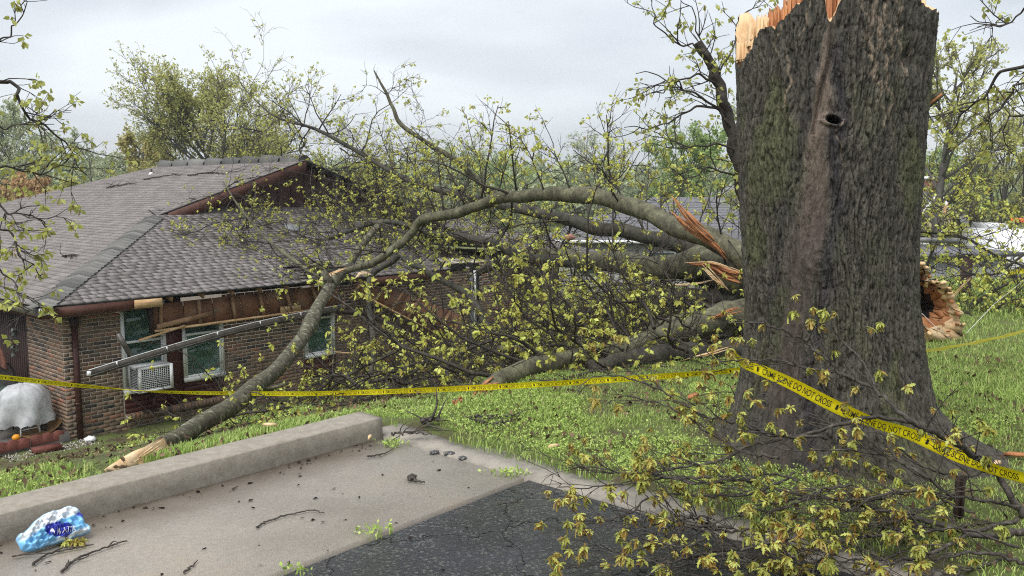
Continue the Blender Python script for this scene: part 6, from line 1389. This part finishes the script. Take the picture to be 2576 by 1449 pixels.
tree(1660, 520, 330, 52, 160, 'grey_leaf', 'thin dark stemmed tree left of the fresh green tree', dens=1.2, stems=3, lsize=.15, sparse=.6)
tree(1930, 520, -60, 30, 330, 'grey_leaf', 'tall pale tree whose top shows beside the broken rim of the trunk', dens=1.7, nprim=26, lsize=.12, sparse=.7, up=.8)
tree(2375, 560, -40, 26, 330, 'yellow_leaf', 'tall airy yellow green tree right of the big trunk', dens=1.5, nprim=26, lsize=.10, sparse=.65, up=.7, low=.15)
tree(2500, 610, 180, 30, 250, 'yellow_leaf', 'dark multi stemmed tree near the white van', dens=1.2, stems=6, nprim=16, lsize=.10, sparse=.5, up=1.)
tree(2440, 600, 330, 40, 240, 'green_leaf', 'low green tree behind the cream gable', dens=1.4, nprim=16, lsize=.16, low=.1)
tree(1250, 500, 400, 90, 260, 'green_leaf', 'low green tree far behind the arched limb', dens=1.5, nprim=16, lsize=.24, low=.05)
tree(1080, 500, 385, 85, 300, 'grey_leaf', 'low pale tree far behind the house ridge', dens=1.5, nprim=16, lsize=.24, low=.05)
# far woods: one mass along the horizon
tp = []
for _ in range(260):
    a = rng.uniform(-.75, .75); r = rng.uniform(110, 260); c = np.array([r * math.sin(a), r * math.cos(a), 0]); c[2] = gz(c[0], c[1]); hgt = rng.uniform(3.5, 7.5) + r * .012; w = rng.uniform(3, 6)
    m = 90; v = rng.normal(size=(m, 3)); v = unit(v) * rng.random((m, 1)) ** .4; tp.append(c + v * [w, w, hgt * .5] + [0, 0, hgt * .5])
V, F = leaf_vf(np.concatenate(tp), 4, 1.0, droop=.0, spread=1, width=.42)
M('wood_leaf', [(0, (.20, .25, .13)), (.5, (.29, .34, .18)), (1, (.38, .41, .24))], src='island', scale=.5, rough=.8, trans=.2)
tag(bulk('far_woods', V, F, MATS['wood_leaf']), kind='stuff')
# ------------------------------------------------------------------ near overhanging boughs
def bough(name, stems, label, leaf, fromY, dens=9, size=.055, k=5, cat='bough', twl=(.15, .5)):
    S0_ = at(stems[0][0][0][0], stems[0][0][0][1], fromY); root = empty(name, S0_, 0, label, cat); o = S0_; tw = []; tips = []
    for pts, r0, r1 in stems:
        P = np.array([at(x, y, Y) for x, y, Y in pts]); n = 8 * len(P); Q = spline(P, n) + np.stack([smooth_noise(n, 4) for _ in range(3)], 1) * .018; rr = np.linspace(r0, r1, n)
        MB().tube(Q - o, rr, 8, wob=.015).build('stem', MATS['twig_bark'], root, smooth=True); ln = np.linalg.norm(np.diff(Q, axis=0), axis=1).sum()
        for _ in range(int(ln * dens)):
            i = int(rng.uniform(.15, .98) * (n - 2)); d = unit(Q[i + 1] - Q[i]); T = walk(Q[i], d + perp(d), rng.uniform(*twl), 5, .2, 0); tw.append((T - o, np.linspace(min(.006, rr[i]), .002, 5)))
            for m in range(3):
                j = rng.integers(1, 4); dd = unit(T[j + 1] - T[j]); X = walk(T[j], dd + perp(dd) * .8, rng.uniform(.06, .2), 3, .2); tw.append((X - o, np.array([.003, .0025, .0018]))); 
                if rng.random() < .55: tips.append(X[-1] - o)
            if rng.random() < .7: tips.append(T[-1] - o)
    tag(many_tubes('twigs', tw, 4, MATS['twig_bark'], root), kind='stuff'); leaves('foliage', np.array(tips), k, size, leaf, root, droop=.7)
    leaves('catkins', np.array(tips)[::2], 3, size * .9, 'catkin', root, droop=1.6, spread=.5, width=.1); return root
M('bough_leaf', [(0, (.28, .29, .07)), (.5, (.38, .40, .10)), (1, (.48, .50, .16))], src='island', scale=20, rough=.55, trans=.4)
bough('overhanging_bough', [([(-80, 190, 7), (0, 205, 7), (40, 225, 7), (55, 260, 7), (110, 320, 7.1), (170, 380, 7.2), (215, 440, 7.2)], .018, .004), ([(-60, 570, 6.5), (0, 430, 6.8), (60, 440, 6.9), (130, 430, 7.0), (180, 400, 7.0)], .012, .003), ([(-60, 545, 6.6), (0, 580, 6.8), (40, 610, 6.8), (70, 660, 6.8), (110, 690, 6.9)], .012, .003), ([(-60, 500, 6.6), (0, 520, 6.8), (60, 540, 6.8), (110, 560, 6.9), (120, 590, 6.9)], .010, .003), ([(-60, 120, 6.8), (0, 100, 7), (40, 60, 7), (50, 0, 7), (60, -40, 7)], .008, .003), ([(-60, 310, 6.8), (0, 315, 7), (60, 315, 7), (130, 300, 7.1)], .008, .003), ([(-50, 640, 6.2), (10, 680, 6.3), (40, 730, 6.3), (60, 770, 6.3), (60, 800, 6.3)], .006, .003)],
      'dark twigged bough with young leaves hanging in from the left edge', 'bough_leaf', 7, dens=10, size=.055)
bough('overhanging_bough', [([(2660, 150, 6), (2575, 170, 6.2), (2520, 190, 6.3), (2475, 240, 6.4), (2430, 280, 6.5), (2395, 330, 6.6)], .016, .004), ([(2660, 190, 6), (2575, 205, 6.2), (2530, 240, 6.3), (2500, 290, 6.4), (2470, 320, 6.4)], .010, .003), ([(2640, 10, 6), (2575, 25, 6.2), (2530, 60, 6.3), (2490, 55, 6.4), (2440, 30, 6.5)], .008, .003), ([(2660, 270, 6), (2575, 285, 6.2), (2530, 300, 6.3), (2500, 360, 6.3)], .009, .003)],
      'dark bare bough with few leaves hanging in from the right edge', 'bough_leaf', 6, dens=8, size=.05)
bough('broken_sapling', [([(1915, 900, 7.6), (1900, 600, 7.6), (1868, 430, 7.6), (1845, 330, 7.6), (1825, 260, 7.6), (1800, 190, 7.6), (1778, 140, 7.6), (1760, 105, 7.6)], .075, .035), ([(1850, 330, 7.6), (1790, 270, 7.5), (1720, 290, 7.4), (1650, 320, 7.4), (1570, 330, 7.4)], .014, .003), ([(1820, 230, 7.6), (1760, 190, 7.5), (1690, 210, 7.4), (1620, 250, 7.4)], .012, .003), ([(1835, 300, 7.6), (1750, 240, 7.4), (1680, 200, 7.4), (1600, 180, 7.4)], .012, .003), ([(1800, 180, 7.6), (1770, 130, 7.7), (1750, 50, 7.7), (1700, -20, 7.7)], .010, .003), ([(1790, 160, 7.6), (1720, 110, 7.6), (1660, 60, 7.6), (1640, 0, 7.6)], .010, .003), ([(1850, 380, 7.6), (1780, 360, 7.4), (1700, 370, 7.4), (1640, 350, 7.4)], .010, .003), ([(1860, 440, 7.6), (1790, 420, 7.4), (1740, 450, 7.4), (1700, 500, 7.4)], .009, .003), ([(1805, 200, 7.6), (1840, 120, 7.7), (1860, 60, 7.8), (1900, 0, 7.8)], .009, .003)],
      'snapped side stem with a bare spike and leafy twigs left of the big trunk', 'bough_leaf', 7.6, dens=6, size=.05, cat='sapling')
# ------------------------------------------------------------------ neighbouring houses, van, poles, wires
def far_house(name, x, Y, w, d, zb_, ze, rise, rz, roofm, wallm, label, gable=None, chimney=None):
    b = at(x, 560, Y); root = empty(name, (b[0], b[1], zb_), rz, label, 'house'); e = ze - zb_; o = .35
    wl = MB().box((0, 0, -.5), (w, d, e)).build('wall', wallm, root)
    V = [(-o, -o, e), (w + o, -o, e), (w + o, d + o, e), (-o, d + o, e), (d * .5, d / 2, e + rise), (w - d * .5, d / 2, e + rise)]
    V += [(q[0], q[1], q[2] - .12) for q in V[:4]]
    rf = MB().add(V, [(0, 1, 5, 4), (1, 2, 5), (2, 3, 4, 5), (3, 0, 4), (0, 6, 7, 1), (1, 7, 8, 2), (2, 8, 9, 3), (3, 9, 6, 0), (9, 8, 7, 6)]).build('roof', roofm, root)
    rows = MB()
    for k in range(1, int(d / 2 / .3)):
        f = k * .3 / (d / 2 + o); y = -o + (d / 2 + o) * f; z = e + rise * f; xl = -o + (d * .5 + o) * f; xr = w + o - (d * .5 + o) * f; rows.box((xl, y - .02, z - .01), (xr, y, z + .018))
    tag(rows.build('shingle_courses', roofm, rf), kind='stuff')
    MB().box((-o - .1, -o - .11, e - .12), (w + o, -o - .005, e + .0)).build('gutter', MATS['white_vinyl'], root)
    for q in range(int(w / 3.2)):
        f = MB().box((1 + q * 3.2, -.05, e - 1.5), (2.1 + q * 3.2, -.002, e - .45)).build('window', MATS['white_vinyl'], root); MB().box((1.08 + q * 3.2, -.06, e - 1.42), (2.02 + q * 3.2, -.052, e - .53)).build('pane', MATS['table_glass'], f)
    if gable:
        gx, gw, gh = gable; V = [(gx - gw, -.5, e + .1), (gx + gw, -.5, e + .1), (gx, -.5, e + gh)]; MB().add(V, [(0, 1, 2)]).build('gable_wall', M('cream_siding', [(.3, (.42, .36, .20)), (.7, (.52, .46, .28))], scale=2, rough=.7), root)
        for s in (-1, 1):
            MB().obox((gx + s * (gw + .25), -.55, e - .02), (gx, -.55, e + gh + .08), .06, .2, up=(0, 0, 1)).build('rake_trim', MATS['white_vinyl'], root)
            MB().add([(gx + s * (gw + .3), -.6, e), (gx, -.6, e + gh + .18), (gx, d / 2, e + gh + .18), (gx + s * (gw + .3), d * .3, e)], [(0, 1, 2, 3)]).build('gable_roof', roofm, root)
    if chimney:
        c = MB().box((chimney, d / 2 - .3, e), (chimney + .8, d / 2 + .3, e + rise + .55)).build('chimney', M('red_brick', [(.3, (.17, .06, .04)), (.7, (.25, .10, .07))], scale=6, rough=.85), rf); MB().box((chimney - .08, d / 2 - .38, e + rise + .55), (chimney + .88, d / 2 + .38, e + rise + .68)).build('chimney_cap', MATS['white_vinyl'], rf)
    return root
M('far_roof', [(.3, (.105, .105, .115)), (.7, (.16, .16, .17))], scale=8, rough=.85); M('far_roof2', [(.3, (.15, .15, .155)), (.7, (.21, .21, .215))], scale=8, rough=.85)
M('far_wall', [(.3, (.30, .30, .29)), (.7, (.42, .42, .40))], scale=2, rough=.8)
far_house('grey_roofed_house', 1380, 36, 17.0, 9, -2.7, -.35, 1.75, -.12, MATS['far_roof'], MATS['far_wall'], 'low house with wide dark grey hipped roof behind the fallen limbs')
far_house('pale_roofed_house', 1772, 56, 12, 8, -2.7, .95, 1.9, -.1, MATS['far_roof2'], MATS['far_wall'], 'farther house with pale grey roof just left of the big trunk')
far_house('cream_gabled_house', 2070, 34, 8.2, 8, -2.8, .10, 1.55, .1, MATS['far_roof'], MATS['far_wall'], 'grey roofed house with a cream gable right of the big trunk', gable=(4.5, 1.0, 1.35), chimney=6.3)
sh = empty('garden_shed', at(2300, 790, 17), .15, 'pale weathered shed wall behind the branches right of the trunk', 'shed')
for i in range(12): MB().box((i * .165, 0, -.4), (i * .165 + .158, .04, 1.15), .004).build('plank', MATS['far_wall'], sh)
MB().box((-.15, -.2, 1.15), (2.2, 1.8, 1.24)).build('roof', MATS['far_roof'], sh)
MB().box((0, .045, -.4), (1.98, 1.7, 1.14)).build('body', MATS['far_wall'], sh)
cp = empty('clothesline_post', at(2262, 900, 11.5), 0, 'grey metal clothesline post with a long horizontal arm behind the trunk', 'post'); o = np.array(cp.location)
M('galvanised', [(.3, (.17, .17, .175)), (.7, (.27, .27, .27))], scale=14, rough=.6)
MB().tube([at(2262, 930, 11.5) - o, at(2262, 600, 11.5) - o], .04, 10).build('post', MATS['galvanised'], cp, smooth=True)
MB().tube([at(2120, 600, 11.5) - o, at(2412, 606, 11.5) - o], .036, 12).build('arm', MATS['galvanised'], cp, smooth=True)
tpst = empty('timber_post', at(2420, 842, 13), 0, 'dark upright timber post among the branches right of the broken butt', 'post'); h_ = (at(2420, 640, 13) - at(2420, 842, 13))[2]
MB().box((-.06, -.06, -.3), (.06, .06, h_), .005).build('post', MATS['dark_slat'], tpst); MB().box((-.07, -.07, h_), (.07, .07, h_ + .03)).build('post_cap', MATS['galvanised'], tpst)
# brush right of the trunk
rb = empty('broken_brush', at(2440, 800, 11.8), 0, 'tangle of dark broken branches behind the hollow butt end', 'brush'); ro_ = np.array(rb.location); rc = Crown()
for (pts, r) in (([(2270, 580, 12.2), (2350, 585, 12.2), (2430, 600, 12.2), (2500, 640, 12), (2575, 670, 12)], .03), ([(2320, 700, 11.5), (2370, 560, 12), (2380, 520, 12.2)], .025), ([(2350, 850, 11), (2430, 780, 11.5), (2520, 720, 11.8), (2600, 690, 12)], .035), ([(2400, 870, 10.6), (2480, 800, 11), (2575, 720, 11.3)], .025), ([(2575, 640, 11.5), (2500, 690, 11.5), (2420, 680, 11.5), (2410, 640, 11.6)], .018), ([(2460, 830, 11), (2520, 810, 11), (2600, 815, 11)], .02)):
    Q = spline(np.array([at(*p) for p in pts]), 24); MB().tube(Q - ro_, np.linspace(r, r * .4, 24), 8, wob=.05).build('limb', MATS['limb_dark'], rb, smooth=True)
    for j in range(9): i = rng.integers(2, 22); d = unit(Q[i + 1] - Q[i]); rc.side(Q[i], d + perp(d), rng.uniform(.4, 1.2), .009, tert=5, twl=.45, leaf=.4, keep=False, ntw=3)
tag(many_tubes('twigs', [(P - ro_, r) for P, r in rc.tw], 3, MATS['twig_bark'], rb), kind='stuff'); leaves('foliage', np.array(rc.tips) - ro_, 5, .055, 'spring_leaf', rb)
torn(rb, ro_, [(2440, 700, 11.4), (2415, 725, 11.4), (2390, 752, 11.4)], [.015, .02, .02]); torn(rb, ro_, [(2384, 512, 12), (2378, 525, 12), (2374, 540, 12)], [.01, .03, .02])
st_ = empty('white_string', at(2285, 755, 8.6), 0, 'thin white string drawn tight over the hollow butt end', 'string'); so2 = np.array(st_.location)
MB().tube(np.array([at(2285, 755, 8.6), at(2350, 820, 8.55), at(2395, 856, 8.55)]) - so2, .002, 5).build('span', MATS['white_vinyl'], st_); MB().tube(np.array([at(2430, 838, 8.6), at(2500, 765, 9.6), at(2575, 705, 11)]) - so2, .002, 5).build('span', MATS['white_vinyl'], st_)
def van():
    b = at(2488, 665, 24); root = empty('utility_van', (b[0], b[1], gz(b[0], b[1])), -.06, 'white utility van with an orange ladder on its roof rack', 'van'); L_, W_, Hh = 5.2, 1.9, 1.75
    prof = [(0, .35), (0, 1.2), (.1, Hh), (3.6, Hh), (4.25, 1.15), (5.1, 1.0), (5.2, .6), (5.2, .35)]; n = len(prof); V = [(x, 0, z) for x, z in prof] + [(x, W_, z) for x, z in prof]
    M('van_white', [(.3, (.62, .64, .66)), (.7, (.74, .75, .76))], scale=1, rough=.3)
    MB().add(V, [tuple(range(n))[::-1], tuple(range(n, 2 * n))] + [(i, (i + 1) % n, (i + 1) % n + n, i + n) for i in range(n)]).build('body', MATS['van_white'], root)
    MB().add([(3.0, -.01, 1.1), (4.05, -.01, 1.1), (3.6, -.01, 1.6), (3.0, -.01, 1.6)], [(0, 1, 2, 3)]).build('window', MATS['table_glass'], root)
    for x in (.9, 4.2):
        th = np.linspace(0, 2 * math.pi, 20); wv = MB().tube([(x + .3 * math.cos(t), -.02, .34 + .3 * math.sin(t)) for t in th], .1, 8, cap=False).build('tyre', MATS['black_rubber'], root); MB().lathe([(.001, 0), (.24, 0)], 14).build('rim', MATS['galvanised'], wv)
    for x in (.3, .45, 2.6): MB().box((x, .1, Hh), (x + .04, W_ - .1, Hh + .18)).build('rack_bar', MATS['van_white'], root)
    ld = empty('orange_ladder', (b[0], b[1], root.location[2]), -.06, 'orange ladder lying on the roof rack of the white van', 'ladder'); M('orange_paint', (.65, .16, .05), rough=.4)
    for y in (.35, .75): MB().box((.9, y, Hh + .2), (4.4, y + .05, Hh + .32)).build('stile', MATS['orange_paint'], ld)
    for k in range(11): MB().box((1.0 + k * .31, .4, Hh + .24), (1.04 + k * .31, .75, Hh + .28)).build('rung', MATS['orange_paint'], ld)
    sw = [(1.3 + .09 * i, -.012, 1.25 + .12 * math.sin(i * .35)) for i in range(10)]; MB().tube(sw, .02, 5).build('blue_swoosh', M('blue_paint', (.12, .28, .6), rough=.4), root)
van()
for pts, lab in (([(2200, 500, 34), (2430, 459, 33), (2700, 425, 32)], 'pale overhead service wire crossing right of the trunk'), ([(2250, 300, 40), (2430, 380, 38), (2700, 480, 36)], 'thin dark overhead wire sloping down behind the right trees')):
    P = spline(np.array([at(*p) for p in pts]), 20); o = MB().tube(P - P[0], .012, 4).build('overhead_wire', MATS['galvanised']); o.location = tuple(P[0]); tag(o, lab, 'wire')
# ------------------------------------------------------------------ damp air
def haze():
    o = MB().box((-760, -760, -6), (760, 760, 30)).build('haze', None); m = bpy.data.materials.new('haze_air'); m.use_nodes = True; t = m.node_tree; t.nodes.remove(t.nodes['Principled BSDF'])
    v = t.nodes.new('ShaderNodeVolumePrincipled'); v.inputs['Color'].default_value = (.86, .91, .96, 1); v.inputs['Density'].default_value = .0009; v.inputs['Anisotropy'].default_value = .3
    t.links.new(v.outputs[0], t.nodes['Material Output'].inputs['Volume']); o.data.materials.append(m); tag(o, kind='stuff')
haze()
